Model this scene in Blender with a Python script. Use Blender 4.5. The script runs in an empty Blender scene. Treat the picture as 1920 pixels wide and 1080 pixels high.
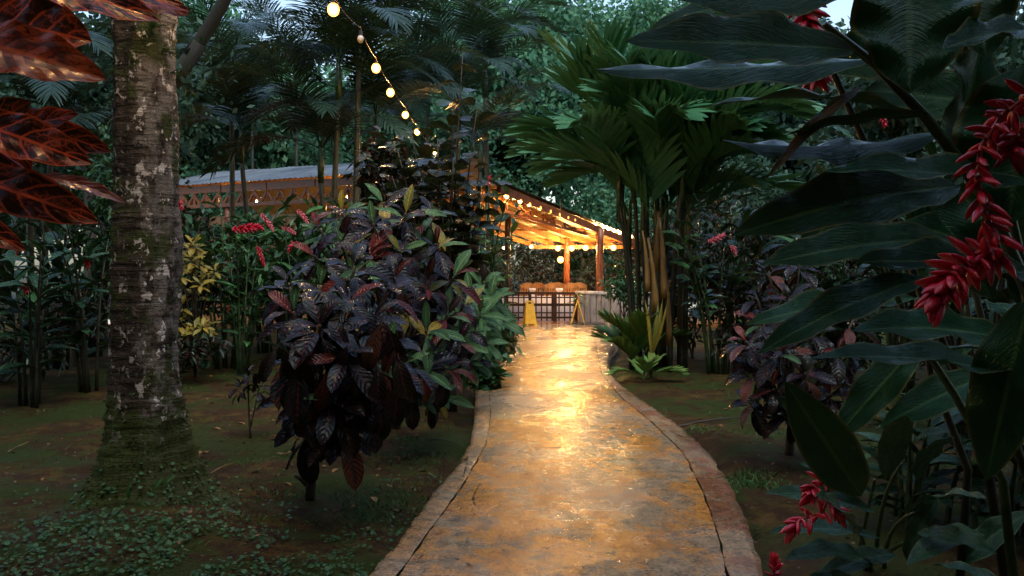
import bpy, math, random
import numpy as np
from mathutils import Vector as V, Matrix, noise
R = math.radians
PI = math.pi
sc = bpy.context.scene
COL = sc.collection

# ------------------------------------------------------------------ camera
PITCH = math.atan(40/1600)
cam_d = bpy.data.cameras.new('camera'); cam_d.lens = 30; cam_d.sensor_width = 36
cam_d.clip_start = 0.05; cam_d.clip_end = 600
cam = bpy.data.objects.new('camera', cam_d); COL.objects.link(cam)
cam.location = (0, 0, 1.5); cam.rotation_euler = (PI/2 - PITCH, 0, 0)
sc.camera = cam

# ------------------------------------------------------------------ light
SUN_EL, SUN_AZ = R(62), R(165)
world = bpy.data.worlds.new('World'); sc.world = world; world.use_nodes = True
wn = world.node_tree.nodes; wl = world.node_tree.links; wn.clear()
wo = wn.new('ShaderNodeOutputWorld'); bg = wn.new('ShaderNodeBackground'); sky = wn.new('ShaderNodeTexSky')
sky.sky_type = 'NISHITA'; sky.sun_disc = False; sky.sun_elevation = SUN_EL; sky.sun_rotation = SUN_AZ
sky.air_density = 1.3; sky.dust_density = 2.5; sky.ozone_density = 1.5
bg.inputs['Strength'].default_value = 0.13
wl.new(sky.outputs[0], bg.inputs[0]); wl.new(bg.outputs[0], wo.inputs[0])
sd = bpy.data.lights.new('sun', 'SUN'); sd.energy = 0.5; sd.angle = R(25); sd.color = (1.0, .97, .92)
so = bpy.data.objects.new('sun', sd); COL.objects.link(so)
so.rotation_euler = (PI/2 - SUN_EL, 0, PI - SUN_AZ)
sc.view_settings.view_transform = 'Standard'; sc.view_settings.look = 'None'
sc.view_settings.exposure = 1.4; sc.view_settings.gamma = 1
sc.view_settings.use_curve_mapping = False
BULB_STRENGTH = 440.0
try:
    sc.cycles.use_denoising = True
    sc.cycles.max_bounces = 6; sc.cycles.diffuse_bounces = 3; sc.cycles.glossy_bounces = 3
    sc.cycles.transmission_bounces = 3; sc.cycles.transparent_max_bounces = 8
    sc.cycles.sample_clamp_indirect = 6.0
    sc.cycles.caustics_reflective = False; sc.cycles.caustics_refractive = False
except Exception: pass

# ------------------------------------------------------------------ pixel helpers (photo pixels 1920x1080 -> world)
def ray(px, py):
    x = (px-960)/1600; u = (540-py)/1600
    return V((x, math.cos(PITCH)+u*math.sin(PITCH), -math.sin(PITCH)+u*math.cos(PITCH)))
def P(px, py, Y):
    r = ray(px, py); return V((0, 0, 1.5)) + r*(Y/r.y)
def G(px, py, z=-.07):
    r = ray(px, py); return V((0, 0, 1.5)) + r*((z-1.5)/r.z)

# ------------------------------------------------------------------ object helpers
def tag(o, label=None, cat=None, group=None, kind=None):
    if label: o['label'] = label
    if cat: o['category'] = cat
    if group: o['group'] = group
    if kind: o['kind'] = kind
    return o
def thing(name, label, cat, loc=(0, 0, 0), group=None):
    o = bpy.data.objects.new(name, None); COL.objects.link(o); o.location = loc
    o.empty_display_size = .1
    return tag(o, label, cat, group)
def mobj(name, me, parent=None, mat=None, kind=None):
    if mat is not None and len(me.materials) == 0: me.materials.append(mat)
    o = bpy.data.objects.new(name, me); COL.objects.link(o)
    if parent is not None:
        o.parent = parent
    if kind: o['kind'] = kind
    return o
def mesh(name, verts, faces, uv=None, smooth=True, mat=None):
    me = bpy.data.meshes.new(name)
    if isinstance(verts, np.ndarray): verts = verts.tolist()
    if isinstance(faces, np.ndarray): faces = faces.tolist()
    me.from_pydata(verts, [], faces)
    if uv is not None:
        l = me.uv_layers.new(name='UVMap')
        idx = np.empty(len(me.loops), dtype=np.int32); me.loops.foreach_get('vertex_index', idx)
        l.data.foreach_set('uv', np.asarray(uv, dtype=np.float32)[idx].ravel())
    if smooth: me.polygons.foreach_set('use_smooth', np.ones(len(me.polygons), dtype=bool))
    if mat: me.materials.append(mat)
    me.update()
    return me
class MB:
    """collects geometry for one mesh"""
    def __init__(s): s.v = []; s.f = []; s.uv = []
    def add(s, v, f, uv=None):
        b = len(s.v); s.v += [tuple(p) for p in v]; s.f += [tuple(i+b for i in q) for q in f]
        s.uv += [tuple(p) for p in uv] if uv is not None else [(0, 0)]*len(v)
    def box(s, c, d, rot=None):
        c = V(c); vs = []
        for z in (-.5, .5):
            for y in (-.5, .5):
                for x in (-.5, .5):
                    p = V((x*d[0], y*d[1], z*d[2]))
                    if rot is not None: p = rot @ p
                    vs.append(c+p)
        s.add(vs, [(0, 2, 3, 1), (4, 5, 7, 6), (0, 1, 5, 4), (2, 6, 7, 3), (0, 4, 6, 2), (1, 3, 7, 5)])
    def beam(s, a, b, w, h, up=V((0, 0, 1))):
        a = V(a); b = V(b); d = (b-a); L = d.length; d.normalize()
        sd_ = d.cross(up).normalized(); u = sd_.cross(d).normalized()
        rot = Matrix((sd_, d, u)).transposed()
        s.box((a+b)/2, (w, L, h), rot)
    def tube(s, pts, rad, n=8, rng=None, jitter=0, cap=True):
        pts = [V(p) for p in pts]; b0 = len(s.v)
        if not hasattr(rad, '__len__'): rad = [rad]*len(pts)
        acc = 0; vs = []; uv = []
        ref = V((1, 0, 0.01))
        for i, p in enumerate(pts):
            t = (pts[min(i+1, len(pts)-1)]-pts[max(i-1, 0)]).normalized()
            a = t.cross(ref)
            if a.length < .1: a = t.cross(V((0, 1, 0)))
            a.normalize(); b = t.cross(a)
            if i: acc += (pts[i]-pts[i-1]).length
            for k in range(n):
                an = 2*PI*k/n; r = rad[i]*(1+(rng.uniform(-jitter, jitter) if rng else 0))
                vs.append(p+(a*math.cos(an)+b*math.sin(an))*r); uv.append((k/n, acc))
        fs = []
        for i in range(len(pts)-1):
            for k in range(n):
                fs.append((i*n+k, i*n+(k+1) % n, (i+1)*n+(k+1) % n, (i+1)*n+k))
        if cap:
            fs.append(tuple(range(n-1, -1, -1))); fs.append(tuple((len(pts)-1)*n+k for k in range(n)))
        s.add(vs, fs, uv)
    def sphere(s, c, r, nu=10, nv=6, sz=1.0):
        vs = []; fs = []
        for j in range(nv+1):
            th = PI*j/nv
            for i in range(nu):
                ph = 2*PI*i/nu
                vs.append((c[0]+r*math.sin(th)*math.cos(ph), c[1]+r*math.sin(th)*math.sin(ph), c[2]+r*sz*math.cos(th)))
        for j in range(nv):
            for i in range(nu):
                fs.append((j*nu+i, (j+1)*nu+i, (j+1)*nu+(i+1) % nu, j*nu+(i+1) % nu))
        s.add(vs, fs)
    def mesh(s, name, mat=None, smooth=False):
        return mesh(name, s.v, s.f, s.uv, smooth, mat)
def part(name, mb, mat, parent, smooth=False, kind=None):
    return mobj(name, mb.mesh(name, mat, smooth), parent, kind=kind)

# ------------------------------------------------------------------ materials
class NT:
    def __init__(s, name):
        s.m = bpy.data.materials.new(name); s.m.use_nodes = True
        s.t = s.m.node_tree; s.t.nodes.clear()
        s.out = s.n('ShaderNodeOutputMaterial'); s.b = s.n('ShaderNodeBsdfPrincipled')
        s.l(s.b.outputs[0], s.out.inputs[0])
    def n(s, ty, **k):
        x = s.t.nodes.new(ty)
        for a, v in k.items(): setattr(x, a, v)
        return x
    def l(s, a, b): s.t.links.new(a, b)
    def set(s, sock, v):
        if isinstance(v, bpy.types.NodeSocket): s.l(v, sock)
        else: sock.default_value = v
    def math(s, op, a, b=None, c=None, clamp=False):
        x = s.n('ShaderNodeMath', operation=op, use_clamp=clamp)
        s.set(x.inputs[0], a)
        if b is not None: s.set(x.inputs[1], b)
        if c is not None: s.set(x.inputs[2], c)
        return x.outputs[0]
    def smooth(s, v, a, b, lo=0., hi=1.):
        x = s.n('ShaderNodeMapRange', interpolation_type='SMOOTHSTEP')
        s.set(x.inputs[0], v)
        for i, q in enumerate((a, b, lo, hi)): s.set(x.inputs[i+1], q)
        return x.outputs[0]
    def mix(s, f, a, b, mode='MIX'):
        x = s.n('ShaderNodeMix', data_type='RGBA', blend_type=mode)
        s.set(x.inputs[0], f)
        s.set(x.inputs[6], a if isinstance(a, bpy.types.NodeSocket) else (*a, 1))
        s.set(x.inputs[7], b if isinstance(b, bpy.types.NodeSocket) else (*b, 1))
        return x.outputs[2]
    def noise(s, scale, detail=4, rough=.6, vec=None, dist=0):
        x = s.n('ShaderNodeTexNoise'); x.inputs['Scale'].default_value = scale
        x.inputs['Detail'].default_value = detail; x.inputs['Roughness'].default_value = rough
        x.inputs['Distortion'].default_value = dist
        if vec is not None: s.l(vec, x.inputs['Vector'])
        return x.outputs['Fac']
    def coord(s, which='Object', scale=None):
        c = s.n('ShaderNodeTexCoord').outputs[which]
        if scale:
            m = s.n('ShaderNodeMapping'); m.inputs['Scale'].default_value = scale; s.l(c, m.inputs[0]); c = m.outputs[0]
        return c
    def geo(s, scale=None):
        c = s.n('ShaderNodeNewGeometry').outputs['Position']
        if scale:
            m = s.n('ShaderNodeMapping'); m.inputs['Scale'].default_value = scale; s.l(c, m.inputs[0]); c = m.outputs[0]
        return c
    def ramp(s, f, stops, interp='LINEAR'):
        x = s.n('ShaderNodeValToRGB'); s.set(x.inputs[0], f); cr = x.color_ramp; cr.interpolation = interp
        while len(cr.elements) < len(stops): cr.elements.new(.5)
        for e, (p, c) in zip(cr.elements, stops): e.position = p; e.color = (*c, 1)
        return x.outputs[0]
    def bump(s, h, strength=.5, dist=.01, normal=None):
        x = s.n('ShaderNodeBump'); x.inputs['Strength'].default_value = strength; x.inputs['Distance'].default_value = dist
        s.l(h, x.inputs['Height'])
        if normal is not None: s.l(normal, x.inputs['Normal'])
        return x.outputs[0]
    def fin(s, col=None, rough=None, normal=None, metal=None, spec=None):
        if col is not None: s.set(s.b.inputs['Base Color'], col if isinstance(col, bpy.types.NodeSocket) else (*col, 1))
        if rough is not None: s.set(s.b.inputs['Roughness'], rough)
        if normal is not None: s.l(normal, s.b.inputs['Normal'])
        if metal is not None: s.b.inputs['Metallic'].default_value = metal
        if spec is not None: s.b.inputs['Specular IOR Level'].default_value = spec
        return s.m
    def translucent(s, col, f):
        t = s.n('ShaderNodeBsdfTranslucent'); s.set(t.inputs[0], col if isinstance(col, bpy.types.NodeSocket) else (*col, 1))
        m = s.n('ShaderNodeMixShader'); m.inputs[0].default_value = f
        s.l(s.b.outputs[0], m.inputs[1]); s.l(t.outputs[0], m.inputs[2]); s.l(m.outputs[0], s.out.inputs[0])

def rnd_socket(n, island):
    if island: return n.n('ShaderNodeNewGeometry').outputs['Random Per Island']
    return n.n('ShaderNodeObjectInfo').outputs['Random']

def leafmat(name, cols, vein, N=10, K=1.6, vw=.18, va=.5, mid=None, rough=.28, island=False, bump=.35, trans=.08,
            blotch=None, bsc=9., edge=None, spots=None, spec=.28, net=False, tint=(.6, .95, .78)):
    """cols: ramp colours chosen per leaf at random; vein pattern from the leaf's own UV"""
    n = NT(name)
    uv = n.n('ShaderNodeUVMap').outputs[0]
    sp = n.n('ShaderNodeSeparateXYZ'); n.l(uv, sp.inputs[0])
    u = n.math('ABSOLUTE', n.math('MULTIPLY_ADD', sp.outputs[0], 2., -1.)); v = sp.outputs[1]
    r = rnd_socket(n, island)
    comb = n.n('ShaderNodeCombineXYZ'); n.l(sp.outputs[0], comb.inputs[0]); n.l(v, comb.inputs[1])
    n.l(n.math('MULTIPLY', r, 37.), comb.inputs[2])
    nz = n.noise(bsc, 3, .6, comb.outputs[0])
    t = n.math('MULTIPLY_ADD', v, float(N), n.math('MULTIPLY', n.math('POWER', u, 1.3), -K))
    t = n.math('ADD', t, n.math('MULTIPLY', nz, .35))
    w = n.math('ABSOLUTE', n.math('MULTIPLY_ADD', n.math('FRACT', t), 2., -1.))
    vm = n.smooth(w, vw*1.9, vw*.4)
    if net:
        vo = n.n('ShaderNodeTexVoronoi', feature='DISTANCE_TO_EDGE'); vo.inputs['Scale'].default_value = 9
        mp = n.n('ShaderNodeMapping'); mp.inputs['Scale'].default_value = (.8, 2.0, 1); n.l(comb.outputs[0], mp.inputs[0]); n.l(mp.outputs[0], vo.inputs['Vector'])
        vm = n.math('MAXIMUM', vm, n.math('MULTIPLY', n.smooth(vo.outputs['Distance'], .07, .015), n.math('MULTIPLY', n.smooth(nz, .42, .55), .8)))
    vm = n.math('MULTIPLY', vm, va)
    mm = n.smooth(u, .10, .03)
    col = n.ramp(r, [(i/max(1, len(cols)-1), c) for i, c in enumerate(cols)])
    if blotch:
        col = n.mix(n.smooth(nz, .5, .62), col, blotch)
    if spots:
        s2 = n.noise(bsc*5, 2, .5, comb.outputs[0]); col = n.mix(n.smooth(s2, .58, .64), col, spots)
    hue = n.math('MULTIPLY_ADD', r, .5, .75)
    if edge: col = n.mix(n.smooth(u, .86, .97), col, edge)
    col = n.mix(vm, col, vein); col = n.mix(n.math('MULTIPLY', mm, max(va, .6)), col, mid or vein)
    if K > 4:
        cs = n.n('ShaderNodeCombineXYZ'); n.l(n.math('MULTIPLY', t, 3.6), cs.inputs[0]); n.l(n.math('MULTIPLY', u, 1.5), cs.inputs[1]); n.l(n.math('MULTIPLY', r, 19.), cs.inputs[2])
        st = n.noise(1.0, 3, .75, cs.outputs[0])
        h = n.math('ADD', n.math('MULTIPLY', st, 1.6), n.math('MULTIPLY', nz, .9))
    else: h = n.math('ADD', n.math('MULTIPLY', w, .6), n.math('MULTIPLY', nz, .8))
    rg = n.smooth(nz, .35, .7, rough*.7, rough*1.5)
    n.fin(col, rg, n.bump(h, bump, .012), spec=spec)
    n.b.inputs['Specular Tint'].default_value = (*tint, 1)  # tinted gloss stands in for green surroundings the leaves would reflect
    if trans: n.translucent(n.mix(.5, col, (.10, .16, .03)), trans)
    return n.m

# ---- foliage colours
GIN = leafmat('ginger_leaf_green', [(.009, .034, .017), (.015, .052, .024), (.022, .068, .028)], (.02, .065, .033), N=22, K=7, vw=.3, va=.3, mid=(.045, .10, .04), rough=.22, bump=.4, trans=.05, edge=(.07, .11, .04), spec=.35)
GINBIG = leafmat('large_ginger_leaf_green', [(.004, .028, .011), (.007, .046, .017), (.012, .058, .018)], (.010, .045, .020), N=16, K=6, vw=.35, va=.15, mid=(.06, .13, .04), rough=.13, bump=.5, trans=.04, edge=(.09, .10, .03), bsc=5, spots=(.022, .035, .010), spec=.25, tint=(.38, .95, .6))
GINDRY = leafmat('withered_leaf_brown', [(.02, .03, .02), (.03, .03, .015)], (.10, .05, .01), N=18, K=6, vw=.4, va=.5, rough=.3, bump=.8, trans=.04, blotch=(.18, .08, .012), bsc=4)
GINLIT = leafmat('lit_leaf_green', [(.03, .12, .04), (.05, .17, .05)], (.06, .17, .06), N=20, K=6, vw=.3, va=.35, mid=(.10, .22, .08), rough=.32, bump=.5, trans=.14)  # brighter copy of the ginger leaf: light on the leaf put into its colour
CRO = leafmat('croton_leaf_dark', [(.004, .005, .008), (.006, .006, .009), (.005, .006, .009), (.009, .006, .008), (.005, .007, .010), (.012, .005, .007), (.005, .008, .009), (.008, .007, .006), (.008, .016, .010)],
              (.075, .022, .022), N=8, K=1.6, vw=.10, va=.35, mid=(.09, .018, .026), rough=.25, bump=.3, trans=.01, spec=.2, blotch=(.010, .006, .009), bsc=3.5, tint=(.6, .85, .9))
CRORED = leafmat('croton_leaf_red', [(.05, .004, .006), (.10, .010, .008), (.02, .005, .008), (.05, .012, .008)], (.20, .03, .03), N=10, K=1.6, vw=.13, va=.5, rough=.28, bump=.5, trans=.08, blotch=(.03, .01, .012), bsc=4, tint=(1, .88, .82))
CROGRN = leafmat('croton_leaf_green', [(.02, .07, .03), (.04, .12, .04), (.03, .09, .05)], (.13, .19, .06), N=12, K=1.8, vw=.13, va=.6, mid=(.2, .26, .08), rough=.3, bump=.5, trans=.1, blotch=(.015, .05, .03), bsc=4)
CROPNK = leafmat('croton_leaf_pink', [(.14, .05, .035), (.10, .035, .03)], (.02, .010, .012), N=11, K=1.8, vw=.2, va=.8, rough=.32, bump=.5, trans=.06, blotch=(.05, .018, .018), bsc=4, tint=(1, .88, .82))
CROFORE = leafmat('croton_leaf_maroon_veined', [(.030, .006, .006), (.05, .009, .006), (.022, .005, .008)], (.62, .085, .025), N=6.5, K=1.2, vw=.12, va=.95, mid=(.7, .10, .03), rough=.27, bump=.14, trans=.05, edge=(.55, .09, .025), bsc=5, net=True, tint=(1, .8, .75), blotch=(.16, .022, .010), spec=.2)
CROORG = leafmat('croton_leaf_orange', [(.36, .062, .012), (.30, .052, .012)], (.05, .010, .006), N=8, K=1.5, vw=.12, va=.6, mid=(.55, .11, .03), rough=.28, bump=.14, trans=.03, blotch=(.10, .018, .008), bsc=5, spots=(.06, .012, .006), tint=(1, .88, .82))
CROYEL = leafmat('croton_leaf_yellow', [(.24, .16, .016), (.13, .12, .02), (.30, .19, .02), (.06, .08, .02)], (.5, .36, .06), N=6, K=1, vw=.1, va=.3, rough=.35, bump=.2, trans=.1, blotch=(.05, .09, .02), bsc=7)
ROUND = leafmat('round_leaf_dark', [(.012, .022, .016), (.020, .024, .020), (.03, .035, .015), (.016, .045, .022), (.04, .025, .018)], (.05, .06, .03), N=5, K=1, vw=.1, va=.3, rough=.26, bump=.2, trans=.06, tint=(1, .88, .82))
SMALL = leafmat('shrub_leaf_green', [(.012, .045, .022), (.025, .08, .035), (.04, .11, .04)], (.06, .14, .05), N=5, K=1, vw=.1, va=.3, rough=.3, bump=.1, trans=.1, island=True)
DARKSH = leafmat('shrub_leaf_dark', [(.010, .020, .014), (.016, .035, .022), (.028, .018, .016), (.05, .02, .02), (.02, .05, .03)], (.04, .06, .04), N=5, K=1, vw=.1, va=.2, rough=.24, bump=.1, trans=.04, island=True)
HEDGE = leafmat('hedge_leaf_mixed', [(.03, .07, .03), (.06, .03, .025), (.05, .09, .04), (.10, .035, .03), (.08, .10, .06), (.03, .05, .03)], (.14, .12, .08), N=5, K=1, vw=.1, va=.2, rough=.4, bump=.1, trans=.12, island=True)
TREE = leafmat('tree_leaf_green', [(.04, .14, .08), (.06, .18, .10), (.10, .22, .11)], (.08, .16, .09), N=4, K=1, vw=.1, va=.1, rough=.5, bump=.05, trans=.25, island=True)  # paler base stands in for haze and open sky light on far trees
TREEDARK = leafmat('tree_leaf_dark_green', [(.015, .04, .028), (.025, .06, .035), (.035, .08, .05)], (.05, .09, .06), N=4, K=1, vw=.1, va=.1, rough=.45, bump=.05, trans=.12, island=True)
PALMB = leafmat('palm_leaf_broad_green', [(.025, .12, .055), (.035, .15, .065), (.055, .18, .075)], (.05, .19, .09), N=1, K=9, vw=.4, va=.45, mid=(.07, .18, .08), rough=.32, bump=.4, trans=.16, island=True, spec=.45)
PALMF = leafmat('palm_leaf_fine_green', [(.010, .026, .020), (.016, .038, .026), (.022, .05, .03)], (.03, .06, .04), N=1, K=2, vw=.2, va=.2, rough=.32, bump=.1, trans=.1, island=True)
PALMY = leafmat('palm_seedling_leaf', [(.05, .17, .04), (.10, .20, .04), (.16, .17, .04)], (.08, .22, .06), N=1, K=6, vw=.4, va=.4, rough=.35, bump=.3, trans=.2, island=True)
CLOVER = leafmat('clover_leaf', [(.015, .05, .022), (.03, .09, .036), (.045, .13, .05)], (.05, .13, .05), N=1, K=1, vw=.1, va=.2, rough=.4, bump=.1, trans=.12, island=True)
GRASS = leafmat('grass_blade', [(.03, .10, .03), (.05, .13, .04), (.06, .11, .03)], (.05, .12, .04), N=1, K=1, vw=.1, va=.1, rough=.45, bump=.0, trans=.12, island=True)
MOSSL = leafmat('moss_frond', [(.012, .035, .010), (.025, .06, .014), (.04, .08, .02)], (.03, .06, .02), N=1, K=1, vw=.1, va=.1, rough=.7, bump=.0, trans=.08, island=True)
LITTER = leafmat('fallen_leaf', [(.20, .06, .02), (.26, .14, .04), (.10, .05, .02), (.30, .20, .08), (.06, .06, .02)], (.15, .08, .03), N=7, K=1.5, vw=.15, va=.4, rough=.5, bump=.4, trans=0)

LITTERB = leafmat('litter_bits', [(.05, .025, .012), (.10, .055, .02), (.02, .012, .008), (.16, .10, .05), (.04, .05, .015)], (.08, .05, .02), N=2, K=1, vw=.1, va=.1, rough=.6, bump=0, trans=0, island=True, tint=(1, 1, 1))
def simple(name, col, rough=.5, nscale=None, amp=.3, bump=0, bscale=40, metal=None, stretch=None):
    n = NT(name); c = (*col,)
    vec = n.coord('Object', stretch) if stretch else n.coord('Object')
    nz = n.noise(nscale or 6, 5, .6, vec)
    lo = tuple(x*(1-amp) for x in c); hi = tuple(min(1, x*(1+amp)) for x in c)
    nor = None
    if bump: nor = n.bump(n.noise(bscale, 4, .6, vec), bump, .01)
    return n.fin(n.mix(n.smooth(nz, .3, .7), lo, hi), n.smooth(nz, .3, .7, rough*.8, min(1, rough*1.2)), nor, metal)
CANE = simple('cane_green', (.025, .055, .02), .35, 14, .6, .2)
CANEDARK = simple('cane_dark', (.014, .018, .010), .45, 14, .6, .3)
SHEATH = simple('palm_sheath_ochre', (.16, .10, .03), .45, 9, .6, .3, 20, stretch=(1, 1, .15))
PALMST = simple('palm_stem', (.05, .06, .04), .55, 9, .6, .3, 30, stretch=(1, 1, .4))
BRANCH = simple('branch_bark', (.03, .024, .018), .6, 20, .5, .5, 60)
BARKD = simple('shaded_mossy_bark', (.012, .014, .009), .9, 6, .6, .6, 25)  # bark copy darkened: shade put into the colour where limbs caught light
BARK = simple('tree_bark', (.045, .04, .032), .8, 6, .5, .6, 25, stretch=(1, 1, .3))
RED = simple('bract_red', (.42, .006, .030), .3, 30, .35, .1)
PINK = simple('bract_pink', (.5, .10, .15), .3, 30, .3, .1)
REDAX = simple('flower_axis', (.35, .06, .06), .35, 20, .3)
WOODO = simple('varnished_wood_orange', (.36, .16, .05), .35, 7, .35, .2, 30, stretch=(3, 3, .5))
WOODB = simple('beam_wood_red_brown', (.15, .05, .02), .4, 8, .4, .2, 30)
POSTW = simple('log_post_red_brown', (.17, .05, .02), .4, 10, .5, .4, 25, stretch=(1, 1, .25))
WOODD = simple('lattice_wood_dark', (.028, .014, .010), .35, 10, .4, .2, 30)
WHITEW = simple('white_painted_wall', (.75, .68, .66), .6, 3, .06)
FAUX = simple('weathered_plank_grey', (.22, .20, .175), .6, 9, .35, .5, 22, stretch=(1, 1, .3))
YEL = simple('yellow_plastic', (.75, .42, .03), .35, 8, .12)
BLACK = simple('black_plastic', (.012, .012, .012), .4)
SIGNR = simple('sign_red_print', (.35, .02, .02), .5)
CORD = simple('light_cord', (.10, .05, .02), .5)
MATD = simple('drain_grate_metal', (.05, .065, .06), .4, 20, .3)
TILE = None

def m_roof():
    n = NT('corrugated_roof_metal'); g = n.geo()
    nz = n.noise(1.2, 5, .65, g); n2 = n.noise(6, 5, .7, g)
    c = n.mix(n.smooth(nz, .35, .65), (.20, .245, .28), (.12, .15, .18))
    c = n.mix(n.smooth(n2, .60, .68), c, (.035, .035, .025))
    return n.fin(c, .38, n.bump(n2, .2, .01), .25)
ROOFM = m_roof()
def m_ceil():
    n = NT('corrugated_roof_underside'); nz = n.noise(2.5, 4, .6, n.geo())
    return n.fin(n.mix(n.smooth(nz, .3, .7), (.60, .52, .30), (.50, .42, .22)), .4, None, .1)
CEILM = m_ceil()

def m_path(border=False):
    n = NT('wet_stained_concrete_border' if border else 'wet_stained_concrete'); g = n.geo()
    big = n.noise(.85, 6, .68, n.geo((1, .7, 1)), .6); med = n.noise(3.2, 8, .74, n.geo((1, .8, 1)), .5); sm = n.noise(11, 6, .72, g, .3); fine = n.noise(55, 4, .7, g); grit = n.noise(120, 2, .6, g)
    mf = n.math('ADD', n.math('MULTIPLY', sm, .5), n.math('MULTIPLY', fine, .5))
    tex = n.smooth(mf, .36, .62)
    grey = n.mix(tex, (.12, .09, .058), (.40, .31, .20))
    orange = n.mix(tex, (.22, .078, .012), (.58, .265, .045))  # orange stain, its tone also carrying warm lamp light
    rust = n.mix(tex, (.065, .026, .014), (.22, .085, .04))
    if border:
        sp = n.n('ShaderNodeSeparateXYZ'); n.l(g, sp.inputs[0])
        near = n.smooth(sp.outputs[0], .2, .7)
        c = n.mix(n.smooth(n.math('ADD', n.math('MULTIPLY', med, .7), n.math('MULTIPLY', sm, .3)), .47, .53), grey, n.mix(.4, grey, orange))
        rm = n.smooth(n.math('ADD', n.math('MULTIPLY', big, .35), n.math('ADD', n.math('MULTIPLY', med, .4), n.math('MULTIPLY', sm, .25))), .475, .53)
        c = n.mix(n.math('MULTIPLY', rm, n.math('MULTIPLY_ADD', near, .75, .12)), c, rust)
    else:
        f = n.smooth(n.math('ADD', n.math('MULTIPLY', big, .45), n.math('ADD', n.math('MULTIPLY', med, .38), n.math('MULTIPLY', sm, .17))), .455, .54)
        c = n.mix(n.math('MULTIPLY', f, .9), grey, orange)
        c = n.mix(n.smooth(n.math('ADD', n.math('MULTIPLY', med, .6), n.math('MULTIPLY', sm, .4)), .57, .62), c, rust)
    # dark pits, hairline cracks
    c = n.mix(n.smooth(grit, .66, .74), c, (.03, .022, .014))
    vo = n.n('ShaderNodeTexVoronoi', feature='DISTANCE_TO_EDGE'); vo.inputs['Scale'].default_value = .42
    va_ = n.n('ShaderNodeVectorMath', operation='ADD'); nc = n.n('ShaderNodeTexNoise'); nc.inputs['Scale'].default_value = 3; n.l(g, va_.inputs[0]); n.l(nc.outputs['Color'], va_.inputs[1]); n.l(va_.outputs[0], vo.inputs['Vector'])
    crack = n.math('MULTIPLY', n.smooth(vo.outputs['Distance'], .006, .001), n.smooth(big, .48, .52))
    c = n.mix(n.math('MULTIPLY', crack, .8), c, (.02, .014, .01))
    b = n.noise(.55, 6, .62, n.geo((1.3, .9, 1)), .3)
    wet = n.smooth(n.math('ADD', n.math('MULTIPLY', b, .6), n.math('MULTIPLY', med, .4)), .45, .56)
    rg = n.math('ADD', n.math('MULTIPLY_ADD', wet, .24, .05), n.math('MULTIPLY', tex, .10))
    h = n.math('ADD', n.math('MULTIPLY', fine, .8), n.math('ADD', n.math('MULTIPLY', grit, .5), n.math('ADD', n.math('MULTIPLY', med, 1.2), n.math('MULTIPLY', sm, 1.0))))
    h = n.math('SUBTRACT', h, crack)
    bw = n.n('ShaderNodeBump'); bw.inputs['Distance'].default_value = .014; n.l(h, bw.inputs['Height']); n.l(n.math('MULTIPLY_ADD', wet, .34, .13), bw.inputs['Strength'])
    return n.fin(c, rg, bw.outputs[0], spec=.55)
PATHM = m_path(); PATHB = m_path(True)

def m_floor():
    n = NT('wet_wooden_floor'); g = n.geo(); nz = n.noise(2, 5, .6, n.geo((1, 6, 1)))
    return n.fin(n.mix(nz, (.20, .07, .02), (.36, .15, .04)), .14, n.bump(nz, .1, .01), spec=.6)
FLOORM = m_floor()

def m_soil():
    n = NT('mossy_soil'); g = n.geo()
    a = n.noise(.9, 6, .65, g); b = n.noise(5, 6, .7, g); f = n.noise(45, 4, .7, g); w = n.noise(2.2, 5, .6, g)
    soil = n.mix(f, (.014, .008, .004), (.050, .028, .011))
    ochre = n.mix(f, (.045, .026, .006), (.12, .072, .018))
    moss = n.mix(f, (.010, .020, .004), (.036, .055, .010))
    c = n.mix(n.smooth(b, .45, .62), soil, ochre)
    c = n.mix(n.smooth(n.math('ADD', n.math('MULTIPLY', a, .6), n.math('MULTIPLY', b, .4)), .45, .55), c, moss)
    h = n.math('ADD', n.math('MULTIPLY', f, .5), b)
    return n.fin(c, n.smooth(w, .4, .6, .5, .85), n.bump(h, .8, .06), spec=.1)
SOIL = m_soil()

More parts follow.
